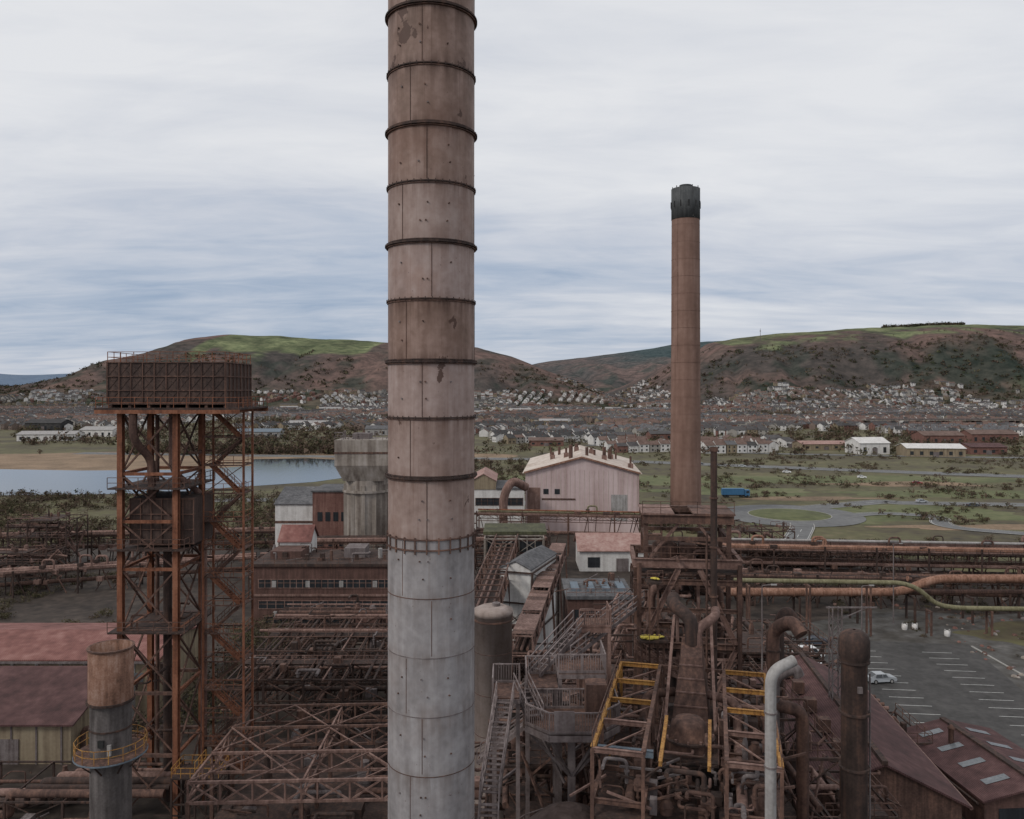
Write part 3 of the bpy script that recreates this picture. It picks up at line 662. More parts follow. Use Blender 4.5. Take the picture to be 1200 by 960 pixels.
# ------------------------------------------------------------------ water tower
def water_tower():
    root=bpy.data.objects.new('water_tower',None); scene.collection.objects.link(root); root.location=(0,0,0)
    xL,xM=-41.0,-35.2; y0,y1=85,92
    tank_m=mk('tank_plate_rust',[(.035,.024,.022),(.068,.045,.038),(.12,.075,.06)],scale=.5)
    fr=B('steel_frame'); zs=[0,6.5,13,19.5,26,31,36,42.6]
    for x in (xL,xM):
        for y_ in (y0,y1): fr.ibeam((x,y_,0),(x,y_,42.6),.55,rust_red,.6)
    for z in zs[1:]:
        for y_ in (y0,y1): fr.beam((xL,y_,z),(xM,y_,z),.32,rust_red if z>25 else rust_mid)
        for x in (xL,xM): fr.beam((x,y0,z),(x,y1,z),.30,rust_red)
    for a,c in zip(zs,zs[1:]):
        for y_ in (y0,y1): fr.beam((xL,y_,a),(xM,y_,c),.17,rust_mid);fr.beam((xM,y_,a),(xL,y_,c),.17,rust_mid)
        for x in (xL,xM): fr.beam((x,y0,a),(x,y1,c),.17,rust_mid);fr.beam((x,y1,a),(x,y0,c),.17,rust_mid)
    fr.clutter(xL,xM,y0,y1,[6.6,13.1,19.6],22,[rust_dark,rust_mid],sc=1.1)
    fr.done(root)
    tk=B('tank'); tx0,tx1,ty0,ty1=-42.3,-30.0,84.8,93; tz0,tz1=43.3,47.7
    tk.box(tx0,tx1,ty0,ty1,tz0,tz1,tank_m)
    n=10
    for i in range(n+1):
        x=tx0+(tx1-tx0)*i/n; tk.beam((x,ty0-.06,tz0),(x,ty0-.06,tz1),.10,rust_mid); tk.beam((x,ty1+.06,tz0),(x,ty1+.06,tz1),.12,rust_mid)
    for i in range(8):
        y_=ty0+(ty1-ty0)*i/7; tk.beam((tx0-.06,y_,tz0),(tx0-.06,y_,tz1),.12,rust_mid); tk.beam((tx1+.06,y_,tz0),(tx1+.06,y_,tz1),.12,rust_mid)
    for z in (tz0+.05,tz0+1.47,tz0+2.94,tz1): 
        tk.beam((tx0-.1,ty0-.08,z),(tx1+.1,ty0-.08,z),.10,rust_mid); tk.beam((tx1+.08,ty0,z),(tx1+.08,ty1,z),.11,rust_mid)
    for i in range(n):
        for j in range(3):
            xa=tx0+(tx1-tx0)*i/n; xb=tx0+(tx1-tx0)*(i+1)/n; za=tz0+j*1.47; tk.beam((xa,ty0-.02,za),(xb,ty0-.02,za+1.47),.05,tank_m); tk.beam((xb,ty0-.02,za),(xa,ty0-.02,za+1.47),.05,tank_m)
    tk.rail([(tx0,ty0,tz1),(tx1,ty0,tz1),(tx1,ty1,tz1),(tx0,ty1,tz1),(tx0,ty0,tz1)],rust_red,1.1,.06,1.3)
    tk.done(root)
    pf=B('platform'); pf.box(-43.2,-28.2,83.8,93.8,42.75,42.95,rust_dark)
    for x in (-43,-41,-39,-37,-35,-33,-31,-29): pf.beam((x,83.9,42.6),(x,93.7,42.6),.2,rust_red,.35)
    for x in (-42,-40,-38,-36,-34,-32,-30): pf.beam((x,84.8,43.12),(x,93,43.12),.3,rust_mid,.34)
    for y_ in (83.9,93.7): pf.beam((-43.2,y_,42.55),(-28.2,y_,42.55),.2,rust_red,.4)
    pf.rail([(-43.1,83.9,42.95),(-28.3,83.9,42.95),(-28.3,93.7,42.95),(-43.1,93.7,42.95),(-43.1,83.9,42.95)],rust_red,1.1,.06,1.4)
    for z in (34.6,28.2,19.6): 
        pf.box(xL-1,xM+1.2,y0-.9,y1+.8,z-.15,z,rust_dark); pf.rail([(xL-1,y0-.9,z),(xM+1.2,y0-.9,z),(xM+1.2,y1+.8,z)],rust_mid,1.1,.06,1.5)
    pf.done(root)
    t2=B('lower_tank'); t2.box(-40.3,-33.6,85.6,91.3,28.5,33.4,tank_m)
    for i in range(7):
        x=-40.3+6.7*i/6; t2.beam((x,85.54,28.5),(x,85.54,33.4),.10,rust_mid)
    for z in (28.6,30.1,31.7,33.3): t2.beam((-40.4,85.52,z),(-33.5,85.52,z),.10,rust_mid)
    t2.done(root)
    pp=B('pipework')
    pp.tube(bend([(-39.4,84.3,42.5),(-39.4,84.3,39.5),(-38.2,86,37.5),(-38.2,86,33.4)],1.2),.42,rust_mid)
    pp.tube(bend([(-36.9,88,42.5),(-36.9,88,36),(-34.2,90.0,33),(-34.2,90.0,0)],1.2),.35,rust_pink)
    pp.tube([(-37.6,88.5,28),(-37.6,88.5,0)],.45,rust_dark); pp.tube([(-39.8,91,42),(-39.8,91,0)],.22,rust_mid)
    pp.done(root)
    st=B('stair_tower'); a0,a1,b0,b1=-33.6,-29.2,88.2,91.2
    zz=list(np.arange(0,43,3.05))+[42.6]
    for x in (a0,a1):
        for y_ in (b0,b1): st.beam((x,y_,0),(x,y_,42.6),.2,rust_red)
    for i,z in enumerate(zz[1:]):
        z=float(z)
        for y_ in (b0,b1): st.beam((a0,y_,z),(a1,y_,z),.14,rust_mid)
        for x in (a0,a1): st.beam((x,b0,z),(x,b1,z),.14,rust_mid)
        st.box(a0 if i%2 else a1-1.1,a0+1.1 if i%2 else a1,b0,b1,z-.08,z,rust_mid)
        st.rail([(a0,b0,z),(a1,b0,z)],rust_red,1.05,.05,1.1); st.rail([(a1,b0,z),(a1,b1,z)],rust_red,1.05,.05,1.5)
    for i,(z0,z1) in enumerate(zip(zz,zz[1:])):
        z0=float(z0);z1=float(z1); y_=b0+.8 if i%2 else b1-.8
        p=(a0+.6,y_,z0);q=(a1-.6,y_,z1)
        if i%2: p,q=(a1-.6,y_,z0),(a0+.6,y_,z1)
        if z1-z0>1: st.stair(p,q,.8,rust_red if i%2 else rust_mid,w=.05)
        st.beam((a0,b0,z0),(a1,b0,z1),.09,rust_mid)
    for y_ in (b0,b1): st.beam((xM,y_,26),(a0,y_,26),.2,rust_mid); st.beam((xM,y_,38),(a0,y_,38),.2,rust_mid)
    st.done(root)
water_tower()

b=B('exhaust_stack',X(130,70),70); zt=Z(757,70)
b.lathe(0,0,[(1.65,0),(1.65,zt-4.6)],mk('exhaust_shell',[(.05,.042,.04),(.10,.088,.085),(.17,.15,.145)],scale=.6,streak=.5,sh=3),40,cap=False)
ro=mk('stack_heat_rust',[(.075,.04,.028),(.19,.10,.068),(.30,.20,.16)],scale=.8,streak=.4,sh=3)
b.lathe(0,0,[(1.8,zt-4.6),(1.8,zt),(1.68,zt),(1.68,zt-2.5),(.1,zt-2.5)],ro,40,cap=False)
b.ring(0,0,zt-4.6,1.6,1.95,.18,rust_dark); b.ring(0,0,zt-.05,1.7,1.9,.12,rust_mid)
pz=Z(880,70); b.lathe(0,0,[(1.66,pz-.3),(2.9,pz-.15),(2.9,pz),(1.66,pz)],rust_mid,32,cap=False,smooth=False); b.ring(0,0,pz-.1,2.88,2.95,.12,blue_m,32)
pts=[(2.85*math.cos(2*math.pi*k/16),2.85*math.sin(2*math.pi*k/16),pz) for k in range(17)]
b.rail(pts,yellow,1.15,.05,1.2)
for k in range(8):
    a=2*math.pi*k/8; b.beam((1.6*math.cos(a),1.6*math.sin(a),pz-1.4),(2.8*math.cos(a),2.8*math.sin(a),pz-.2),.1,rust_dark)
b.ring(0,0,pz+2.2,1.6,1.75,.12,rust_dark); b.box(-.25,.25,-1.8,-1.6,pz+1,pz+1.6,black); b.box(.5,.8,-1.72,-1.5,pz+.3,pz+1.2,steel_light)
b.done()
b=B('access_platform',X(235,84),84); z=Z(905,84)
b.frame([-2.4,0,2.4],[-1.5,1.5],[0,z*.5,z],.18,rust_dark); b.box(-2.5,2.5,-1.6,1.6,z,z+.1,rust_dark)
b.rail([(-2.4,-1.5,z),(2.4,-1.5,z),(2.4,1.5,z),(-2.4,1.5,z),(-2.4,-1.5,z)],yellow,1.1,.06,.9); b.rail([(0,-1.5,z+.1),(0,1.5,z+.1)],yellow,1.6,.06,1); b.done()

# ------------------------------------------------------------------ sheds left
b=B('red_roof_shed',-70,118); b.gable(-32,22,-8,8,0,8.2,9.6,cream,roof_red,'x',.6)
for i in range(16): b.box(-31+i*3.3,-30.6+i*3.3,-8.12,-8,0,8.1,steel_light)
b.box(-30,20,-8.15,-8.02,5.2,6.4,glass_l); b.beam((-32.5,-8.8,8.0),(22.5,-8.8,8.0),.25,steel_grey)
b.done()
b=B('maroon_roof_shed',-66,103)
b.add([(-16,-6,0),(13.2,-6,0),(13.2,-6,4.9),(-16,-6,4.9)],[(0,1,2,3)],cream); b.add([(13.2,-6,0),(13.2,5,0),(13.2,5,7.6),(13.2,-6,4.9)],[(0,1,2,3)],cream)
b.add([(-16,-6.6,4.75),(13.8,-6.6,4.75),(13.8,5.2,7.75),(-16,5.2,7.75),(-16,-6.6,4.95),(13.8,-6.6,4.95),(13.8,5.2,7.95),(-16,5.2,7.95)],[(4,5,6,7),(0,1,5,4),(1,2,6,5),(3,2,1,0)],roof_maroon)
for i in range(10): b.box(-15+i*3,-14.8+i*3,-6.1,-6,0,4.7,steel_grey)
b.box(4,7,-6.12,-6,0,3,steel_grey); b.box(-4,-1,-6.1,-6,2.2,3.4,glass)
b.tube(bend([(13.6,-4,0),(13.6,-4,3.5),(16,-4,3.5),(16,-4,0)],.8),.3,rust_mid)
b.done()
b=B('ground_pipe_run',-58,84)
for k in range(6): b.tube(bend([(-20,k*1.3,.8+.3*(k%2)),(6+k,k*1.3,.8+.3*(k%2)),(6+k,k*1.3,3),(22,k*1.3,3)],.5),R.choice([.2,.3,.45]),R.choice([rust_dark,rust_mid,rust_pink]),8)
b.clutter(-18,22,-6,9,[.05,.4],60,[rust_dark,rust_mid,steel_grey],sc=1.4)
b.frame([-18,-12,-6,0,6,12,18],[-1,8],[0,2.6],.22,rust_dark,.3); b.done()

# ------------------------------------------------------------------ steelwork left-centre
b=B('roof_trusses',-22,86)
for y_ in (-11,-5,1,7):
    y_=float(y_); b.truss((-8,y_,6.6),(13,y_,7.0),1.9,7,.24,rust_pink if y_<0 else rust_mid,x=True)
    for x in (-8,2.5,13): b.beam((x,y_,0),(x,y_,6.7),.35,rust_mid)
for x in (-8,2.5,13): b.truss((x,-11,6.9),(x,7,6.9),1.5,5,.2,rust_pink)
for i in range(3):
    for j in range(4):
        x0=-8+j*5.25; yy=-11+i*6; b.beam((x0,yy,8.65),(x0+5.25,yy+5.8,8.7),.11,rust_pink)
        if (i+j)%2: b.beam((x0+5.25,yy,8.62),(x0,yy+5.8,8.67),.11,rust_pink)
b.clutter(-8,13,-11,12,[.1,2,4],90,[rust_dark,rust_mid,rust_dark,steel_grey],sc=2)
b.box(-7,12,-10,11,3.0,3.15,rust_dark)
b.done()
b=B('pipe_gantry',-26,116)
xs=[-9.5,-5,0,5,10.5]; ys=[-15,-9,-3,3,9,14,18]
b.frame(xs,ys,[0,3.2,6.0,8.6],.26,rust_dark,.4,rust_mid)
for i in range(22):
    x=R.uniform(-9,10); z=R.choice([3.6,6.4,9.0]); b.tube([(x,-16,z),(x,19,z)],R.choice([.08,.12,.2,.3]),R.choice([rust_mid,rust_pink,rust_dark,rust_dark]),8)
for i in range(28):
    y_=R.uniform(-15,18); z=R.choice([4.1,6.9,9.4]); b.tube([(-11,y_,z),(11.5,y_,z)],R.choice([.08,.14,.22,.3]),R.choice([rust_mid,rust_pink,rust_dark,rust_dark]),8)
for y_ in (-9,3,14): b.box(-9.5,10.5,y_-.8,y_+.8,8.8,8.9,rust_dark); b.rail([(-9.5,y_-.8,8.9),(10.5,y_-.8,8.9)],rust_pink,1.1,.06,1.6); b.rail([(-9.5,y_+.8,8.9),(10.5,y_+.8,8.9)],rust_mid,1.1,.06,1.6)
b.clutter(-9,10,-15,18,[3.3,6.1,8.9],150,[rust_dark,rust_mid,rust_mid,rust_dark,steel_grey],sc=1.3)
b.stair((-9,-14,5.5),(-4,-14,9),1,rust_mid)
b.done()

def window_band(b,x0,x1,y,z0,z1,n,fr=white):
    b.box(x0,x1,y-.05,y+.05,z0,z1,glass)
    for i in range(n+1):
        x=x0+(x1-x0)*i/n; b.box(x-.06,x+.06,y-.11,y+.02,z0+.003,z1-.003,fr)
    b.box(x0-.1,x1+.1,y-.13,y+.02,z0-.12,z0,fr); b.box(x0-.1,x1+.1,y-.13,y+.02,z1,z1+.12,fr); b.box(x0,x1,y-.1,y,(z0*.4+z1*.6)-.04,(z0*.4+z1*.6)+.04,fr)
b=B('brick_office_building',-34.5,152)
b.box(-14,14,0,13,0,11.6,brick); b.box(-14.4,14.4,-.4,13.4,11.6,12.1,rust_dark); b.box(-14.2,14.2,-.2,.1,6.0,6.4,rust_pink)
window_band(b,-13,13,0,7.6,9.1,22,rust_pink); window_band(b,-13,13,0,3.7,5.1,16,rust_pink); window_band(b,-12,4,0,.9,2.2,9,rust_pink)
for k in range(1,12,3): b.box(-12.6+k*2.1,-11.8+k*2.1,-.14,-.06,7.7,8.9,steel_light)
b.box(-12,-6,4,10,12.1,13.6,brick); b.box(2,6,5,10,12.1,14,steel_grey); b.tube([(0,3,12.1),(0,3,14)],.3,rust_mid); b.tube([(9,5,12.1),(9,5,14)],.4,steel_light)
b.clutter(-13,12,1,12,[12.1],26,[rust_dark,rust_mid,steel_grey],sc=1.3); b.rail([(-14,-.2,12.1),(14,-.2,12.1)],rust_mid,1.1,.07,2)
for i in range(9): b.box(-10+i*1.4,-9.4+i*1.4,-1.1,-.3,2.5,3.3,steel_light)
b.done()
b=B('concrete_silo',X(430,190),190)
t=Z(514,190)
b.box(-6.3,6.3,-6,6,t-5.8,t,concrete)
vs=[(-6.3,-6,t-5.8),(6.3,-6,t-5.8),(6.3,6,t-5.8),(-6.3,6,t-5.8),(-4.6,-4.5,t-9.5),(4.6,-4.5,t-9.5),(4.6,4.5,t-9.5),(-4.6,4.5,t-9.5)]
b.add(vs,[(0,4,5,1),(1,5,6,2),(2,6,7,3),(3,7,4,0)],concrete)
b.lathe(0,0,[(4.9,0),(4.9,t-9.4)],concrete,40,cap=False)
for k in range(12):
    a=2*math.pi*k/12; b.beam((4.95*math.cos(a),4.95*math.sin(a),0),(4.95*math.cos(a),4.95*math.sin(a),t-10.5),.9,concrete,.5)
b.ring(0,0,t-12,4.8,5.6,.5,concrete,40); b.box(-6.4,6.4,-6.12,-5.9,t-3.1,t-2.7,rust_mid)
b.rail([(-6.2,-5.9,t),(6.2,-5.9,t),(6.2,5.9,t)],steel_grey,1.1,.1,1.6); b.box(-3,1,-2,2,t,t+1.3,steel_grey); b.clutter(-5,5,-4,4,[t],8,[rust_mid,steel_grey])
b.done()
b=B('brick_plant_house',X(392,200),200); b.box(-4.2,4.5,-5,8,0,20,brick_red); b.box(-4.5,4.8,-5.3,8.3,20,20.4,roof_grey)
for k in range(4): b.box(-3+k*1.9,-1.8+k*1.9,-5.08,-4.95,13,15.2,glass)
for k in range(3): b.box(-3+k*2.6,-1.6+k*2.6,-5.08,-4.95,7,9,glass)
b.done()
b=B('white_clad_shed',X(354,215),215); b.gable(-5.4,5.4,-6,14,0,15,18.2,white,roof_grey,'x',.3); b.box(-5.4,5.4,-6.1,-6,10.2,10.8,rust_mid); b.box(-4,-1,-6.08,-5.95,4,7,glass); b.done()
b=B('white_cabin',X(350,165),165); b.gable(-3,3,-3,3,6,14.5,17,white,roof_red,'x',.4)
b.frame([-2.8,2.8],[-2.8,2.8],[0,6],.3,rust_mid,1); b.box(-1,.6,-3.06,-3,8,11.4,rust_mid); b.box(1.2,2.3,-3.06,-3,9.2,10.8,glass); b.done()

b=B('industrial_shed',X(682,252),252,4)
b.gable(-17.6,17.6,0,52,0,18.6,23.4,pinkwall,pinkroof,'y',.9)
b.beam((-18,-.7,18.7),(0,-.7,23.6),.5,rust_orange); b.beam((18,-.7,18.7),(0,-.7,23.6),.5,rust_orange)
for i in range(24): x=-17+i*34/23; b.box(x-.05,x+.05,-.08,-.01,4,18.4 if abs(x)>15 else 19.5,pinkroof)
for x in (-12,-8.5): b.box(x,x+1.6,-.12,-.03,12,13.6,glass)
b.box(-12.5,-2,-.14,-.03,10.2,10.7,rust_mid); b.box(9,14,-.13,-.02,4,12,steel_light); b.box(-17,-13,-.14,-.03,3,14,rust_pink)
for i in range(14):
    x=-11+i*2.0+R.uniform(-.8,.8); yy=6+R.uniform(0,30); zb=23.4-abs(x)*.27
    b.tube([(x,yy,zb-.5),(x,yy,zb+R.uniform(2,4.4))],R.uniform(.3,.7),rust_mid,10)
    if i%2: b.box(x-.8,x+.8,yy-1,yy+1,zb-.5,zb+1.6,rust_pink)
for k in range(6): b.box(17.65,17.8,4+k*7,8+k*7,13,16,glass)
b.done()
b=B('annex_building',X(585,240),240); b.box(-8,7.5,0,20,0,15,white); b.gable(-8.3,-1,-.2,20,15,17.5,19.5,cream,roof_pale,'y',.3)
b.box(-1,7.8,-.3,20,15,15.5,roof_grey); window_band(b,-7,7,-.02,10.4,12.4,8,rust_mid); b.box(-8,7.5,-.1,0,7.6,8.2,rust_mid)
b.done()
b=B('exhaust_duct',X(600,226),226); b.tube(bend([(4,3,17),(0,0,19.5),(-2.4,0,15),(-2.4,0,2)],3),1.2,rust_pink,16); b.done()
b=B('low_red_roof_building',X(714,205),205); b.gable(-8,8.5,-6,6,0,5.2,8.2,white,roof_pale,'x',.6); b.box(-6,-3,-6.1,-6,1,3.5,glass); b.box(1,4,-6.1,-6,0,3.2,steel_grey); b.done()
b=B('substation_building',X(700,128),128); b.box(-5,4.8,-5,6,0,13,brick); b.box(-5.3,5.1,-5.3,6.3,13,13.5,roof_grey)
for k in range(4): b.box(-4+k*2.2,-2.8+k*2.2,-5.07,-4.95,9.6,11.4,glass)
for k in range(4): b.box(-4.2+k*2.4,-3+k*2.4,-2,2.5,13.5,13.9,blue_m)
b.rail([(-5.2,-5.2,13.5),(5,-5.2,13.5)],rust_pink,1.1,.06,1.5); b.clutter(-5,4,-4,5,[13.5],14,[rust_mid,steel_grey])
b.done()

def gallery(name,p,q,w_,h,roof,mat):
    p=Vector(p);q=Vector(q); b=B(name); d=(q-p).normalized(); a=Vector((d.y,-d.x,0)).normalized()*w_/2
    n=max(3,int((q-p).length/3.5))
    for s_ in (-1,1): b.truss(p+a*s_,q+a*s_,h,n,.22,mat,x=False)
    for i in range(n+1):
        c=p.lerp(q,i/n); b.beam(c-a,c+a,.18,mat); b.beam(c-a+Vector((0,0,h)),c+a+Vector((0,0,h)),.18,mat)
        if i%4==0:
            for s_ in (-1,1): b.beam(c+a*s_,Vector((c.x,c.y,0))+a*s_*1.5,.32,mat)
    up=Vector((0,0,h+.25))
    if roof: 
        k=n*2
        for i in range(k):
            if i%7==5: continue
            p1=p.lerp(q,i/k); q1=p.lerp(q,(i+.97)/k); b.add([p1-a*1.1+up,p1+a*1.1+up,q1+a*1.1+up,q1-a*1.1+up],[(0,1,2,3)],R.choice([roof,roof,rust_mid]))
    b.add([p-a*.9+Vector((0,0,.1)),p+a*.9+Vector((0,0,.1)),q+a*.9+Vector((0,0,.1)),q-a*.9+Vector((0,0,.1))],[(0,1,2,3)],rust_dark)
    for k in (-.5,.1,.55): b.tube([p+a*k+Vector((0,0,.5)),q+a*k+Vector((0,0,.5))],.18,R.choice([rust_pink,rust_mid]),8)
    b.done()
gallery('conveyor_gallery',(X(600,175),175,13.5),(X(566,112),112,13.5),4.2,2.6,None,rust_mid)
gallery('conveyor_gallery',(X(655,160),160,12),(X(612,104),104,11),2.6,2.2,rust_pink,rust_pink)
gallery('conveyor_gallery',(X(735,112),112,15),(X(668,84),84,11.5),2.4,1.6,None,rust_pink)
b=B('mossy_roof_gallery_house',X(604,165),165); b.box(-6,5.5,-4,5,0,16,brick); b.box(-6.4,6.2,-4.6,5.6,16,16.6,roof_moss); b.box(-6,5.5,-4.1,-4,12.5,14.6,glass)
for k in range(8): b.box(-5.8+k*1.6,-5.6+k*1.6,-4.2,-4,12,15.8,concrete)
b.frame([-6,0,5.5],[-8,-4.5],[0,6,12,15.8],.3,concrete,.3); b.done()
b=B('lift_motor_house',X(618,138),138,20); b.gable(-2.6,2.6,-6,8,0,15.4,16.6,white,roof_grey,'y',.2); b.frame([-3,3],[-6.3,8.3],[0,5,10,15],.3,rust_dark,.6); b.done()
b=B('storage_silo',X(578,80),80); t=Z(714,80)
silom=mk('silo_pinkish',[(.19,.145,.125),(.28,.225,.20),(.35,.29,.265)],scale=.5,streak=.4,sh=3)
b.lathe(0,0,[(1.85,0),(1.85,t-.5),(1.95,t-.5),(1.95,t),(1.3,t+.3)],silom,40); b.ring(0,0,t-.9,1.8,2.0,.12,rust_mid)
for z in (t-4,t-8,t-12): b.ring(0,0,z,1.8,1.88,.05,rust_mid)
b.tube([(.3,.2,t+.2),(.3,.2,t+.6)],.4,steel_grey)
b.done()

# ------------------------------------------------------------------ pipe racks
def pipe_rack(name,p,q,z,w_,pipes,mat,tr=True,step=12,low=None,cl=0):
    p=Vector((p[0],p[1],0));q=Vector((q[0],q[1],0)); b=B(name,p.x,p.y); q=q-p; p=Vector((0,0,0))
    d=q.normalized(); a=Vector((d.y,-d.x,0))
    n=max(1,round(q.length/step))
    for i in range(n+1):
        c=p.lerp(q,i/n)
        for s_ in (-1,1): b.beam(c+a*s_*w_/2,c+a*s_*w_/2+Vector((0,0,z+1.2)),.32,mat)
        b.beam(c-a*w_/2+Vector((0,0,z-.3)),c+a*w_/2+Vector((0,0,z-.3)),.3,mat); b.beam(c-a*w_/2+Vector((0,0,z*.5)),c+a*w_/2+Vector((0,0,z*.5)),.22,mat)
        b.beam(c-a*w_/2,c+a*w_/2+Vector((0,0,z*.5)),.14,mat)
    if tr:
        for s_ in (-1,1): b.truss(a*s_*w_/2+Vector((0,0,z-1.4)),q+a*s_*w_/2+Vector((0,0,z-1.4)),1.5,n*4,.16,mat)
    for (off,dz,r,m_) in pipes:
        o=a*off*w_/2+Vector((0,0,z+dz+r)); b.tube([o,q+o],r,m_,12)
        k=int(q.length/7)
        for i in range(1,k):
            c=(q*(i/k))+o; b.tube([c-d*.07,c+d*.07],r*1.14,m_,12)
        if r>.3:
            for i in range(int(q.length/30)):
                c=q*R.random()+o; b.box(c.x-.5,c.x+.5,c.y-.5,c.y+.5,c.z+r,c.z+r+.7,rust_dark)
                h=R.uniform(1.5,3); e=Vector((2.5,0,0)); b.tube(bend([c,c+Vector((0,0,h)),c+e+Vector((0,0,h)),c+e],.8),r*.45,m_,8)
    b.rail([a*w_*.55+Vector((0,0,z)),q+a*w_*.55+Vector((0,0,z))],mat,1.1,.08,2.5)
    if low:
        for (off,zz,r,m_) in low: o=a*off*w_/2+Vector((0,0,zz)); b.tube([o,q+o],r,m_,10)
    for i in range(cl):
        c=q*R.random()+a*R.uniform(-.5,.5)*w_; s_=R.uniform(.4,1.3); zz=R.choice([z,z,z*.5,.1]); b.box(c.x,c.x+s_*1.3,c.y,c.y+s_,zz,zz+s_,R.choice([rust_dark,rust_mid,rust_pink]))
        c=q*R.random(); b.beam(c+a*R.uniform(-.5,.5)*w_+Vector((0,0,.2)),c+Vector((R.uniform(-4,4),0,z+R.uniform(-1,2))),.18,R.choice([rust_dark,rust_mid]))
    b.done()
pipe_rack('pipe_bridge',(X(560,222),222),(X(775,216),216),10.5,4,[(-.6,0,.5,pipe_green),(.2,0,.3,rust_mid),(.8,0,.3,rust_pink),(-.1,1.1,.2,rust_red)],rust_mid,low=[(0,6,.4,rust_pink),(.6,6,.3,rust_mid)],cl=14)
pipe_rack('pipe_bridge',(X(770,216),216),(X(1330,205),205),4.2,4,[(-.6,0,.4,rust_mid),(.2,0,.35,rust_dark)],rust_dark,low=[(0,2,.4,rust_dark)],cl=30)
pipe_rack('pipe_bridge',(X(845,188),188),(X(1330,180),180),8.0,6,[(-.75,0,.75,rust_pink),(-.1,0,.5,rust_mid),(.45,0,.65,rust_orange),(.9,0,.25,rust_pink),(-.4,1.5,.3,steel_light)],rust_dark,low=[(-.5,5,.5,rust_mid),(.5,5,.4,rust_pink),(0,3,.6,rust_dark)],cl=60)
pipe_rack('pipe_bridge',(X(740,172),172),(X(1330,163),163),5.6,5,[(-.6,0,.45,rust_mid),(.1,0,.4,rust_dark),(.75,0,.45,rust_mid)],rust_dark,low=[(-.5,3.2,.45,rust_dark),(.5,3.2,.5,rust_mid)],cl=60)
pipe_rack('pipe_bridge',(X(-60,205),205),(X(330,215),215),7.0,5,[(-.6,0,.5,rust_pink),(.1,0,.35,rust_mid),(.75,0,.45,rust_mid)],rust_dark,low=[(-.4,4,.5,rust_mid)],cl=30)
pipe_rack('pipe_bridge',(X(-60,172),172),(X(300,192),192),4.6,5,[(-.6,0,.6,rust_pink),(.2,0,.5,rust_pink)],rust_dark,low=[(-.4,2.3,.45,rust_mid)],tr=False,cl=20)
pipe_rack('pipe_bridge',(X(330,178),178),(X(640,180),180),11,4,[(-.5,0,.7,rust_dark),(.4,0,.6,rust_pink)],rust_mid,cl=16)
b=B('green_gas_main',X(860,150),150); zz=Z(680,150)
P=[(0,0,zz),(30,-2,zz),(33,-2,zz-1),(36.5,-2,zz-4),(40,-2,zz-4.6),(75,-4,zz-4.6)]
b.tube(bend(P,3),.42,pipe_green,14)
for i in range(7): 
    x=i*11+2; zt=zz-.5 if x<32 else zz-5.1
    b.beam((x,-1.3,0),(x,-1.3,zt),.3,rust_mid); b.beam((x,-3,0),(x,-3,zt),.3,rust_mid); b.beam((x,-3.2,zt),(x,-1,zt),.28,rust_mid); b.beam((x,-3,1),(x,-1.3,zt-1),.12,rust_mid)
b.done()
b=B('orange_gas_main',X(850,156),156); zz=Z(694,156)
b.tube(bend([(0,0,zz),(34,0,zz),(40,0,zz+2.6),(75,0,zz+2.6)],3),.8,rust_orange,16)
b.tube([(0,1.8,zz-.4),(75,1.8,zz-.4)],.45,rust_mid,12)
for i in range(7): x=i*11+3; b.beam((x,-1,0),(x,-1,zz-.8),.35,rust_dark);b.beam((x,2.4,0),(x,2.4,zz-.8),.35,rust_dark);b.beam((x,-1.2,zz-1),(x,2.6,zz-1),.35,rust_dark)
for i in range(12): x=2+i*5.5; zc_=zz if x<34 else zz+2.6; b.tube([(x,0,zc_),(x+.16,0,zc_)],.9 if not 33<x<41 else .5,rust_orange,16)
b.done()
def tangle(name,cx,cy,wx,wy,h,n=16,mats=(rust_dark,rust_mid,rust_pink),cl=30):
    b=B(name,cx,cy); xs=list(np.linspace(-wx/2,wx/2,max(2,int(wx/4.5)+1))); ys=list(np.linspace(-wy/2,wy/2,max(2,int(wy/5)+1)))
    xs=[float(k) for k in xs]; ys=[float(k) for k in ys]
    b.frame(xs,ys,[0,h*.35,h*.7,h],.24,mats[0],.4)
    for i in range(n):
        m_=R.choice(mats); r=R.choice([.1,.16,.25,.4]); z=R.uniform(1,h*1.05)
        if R.random()<.5: yy=R.uniform(-wy/2,wy/2); b.tube(bend([(-wx*.55,yy,z),(wx*R.uniform(0,.4),yy,z),(wx*R.uniform(0,.4)+1,yy,R.uniform(.5,h)),(wx*.56,yy,z)],.8,4),r,m_,8)
        else: x=R.uniform(-wx/2,wx/2); b.tube([(x,-wy*.55,z),(x,wy*.55,z)],r,m_,8)
    b.clutter(-wx/2,wx/2,-wy/2,wy/2,[h*.36,h*.71,h*1.01,h*1.01],cl,mats)
    for fz in (.35,.7,1.0):
        if R.random()<.7: x0=R.uniform(-wx/2,0); b.box(x0,x0+wx*.45,-wy/2,wy/2*R.uniform(0,.9),h*fz+.1,h*fz+.18,mats[0])
    b.rail([(-wx/2,-wy/2,h+.1),(wx/2,-wy/2,h+.1),(wx/2,wy/2,h+.1)],mats[1],1.1,.06,1.8); b.rail([(-wx/2,-wy/2,h*.7+.1),(wx/2,-wy/2,h*.7+.1)],mats[2],1.1,.06,1.8)
    b.done()
tangle('pipe_gantry',X(95,215),200,14,10,13)
tangle('pipe_gantry',X(40,190),185,16,8,8)
tangle('pipe_gantry',X(300,160),178,10,14,8)
tangle('pipe_gantry',X(900,118),118,14,16,9,22,cl=50)
tangle('pipe_gantry',X(680,105),104,12,14,10,24,cl=60)
tangle('pipe_gantry',X(640,92),90,6,14,12,16,cl=40)
tangle('pipe_gantry',X(1000,178),200,30,6,6,14)
tangle('pipe_gantry',X(880,200),196,16,8,11,18)
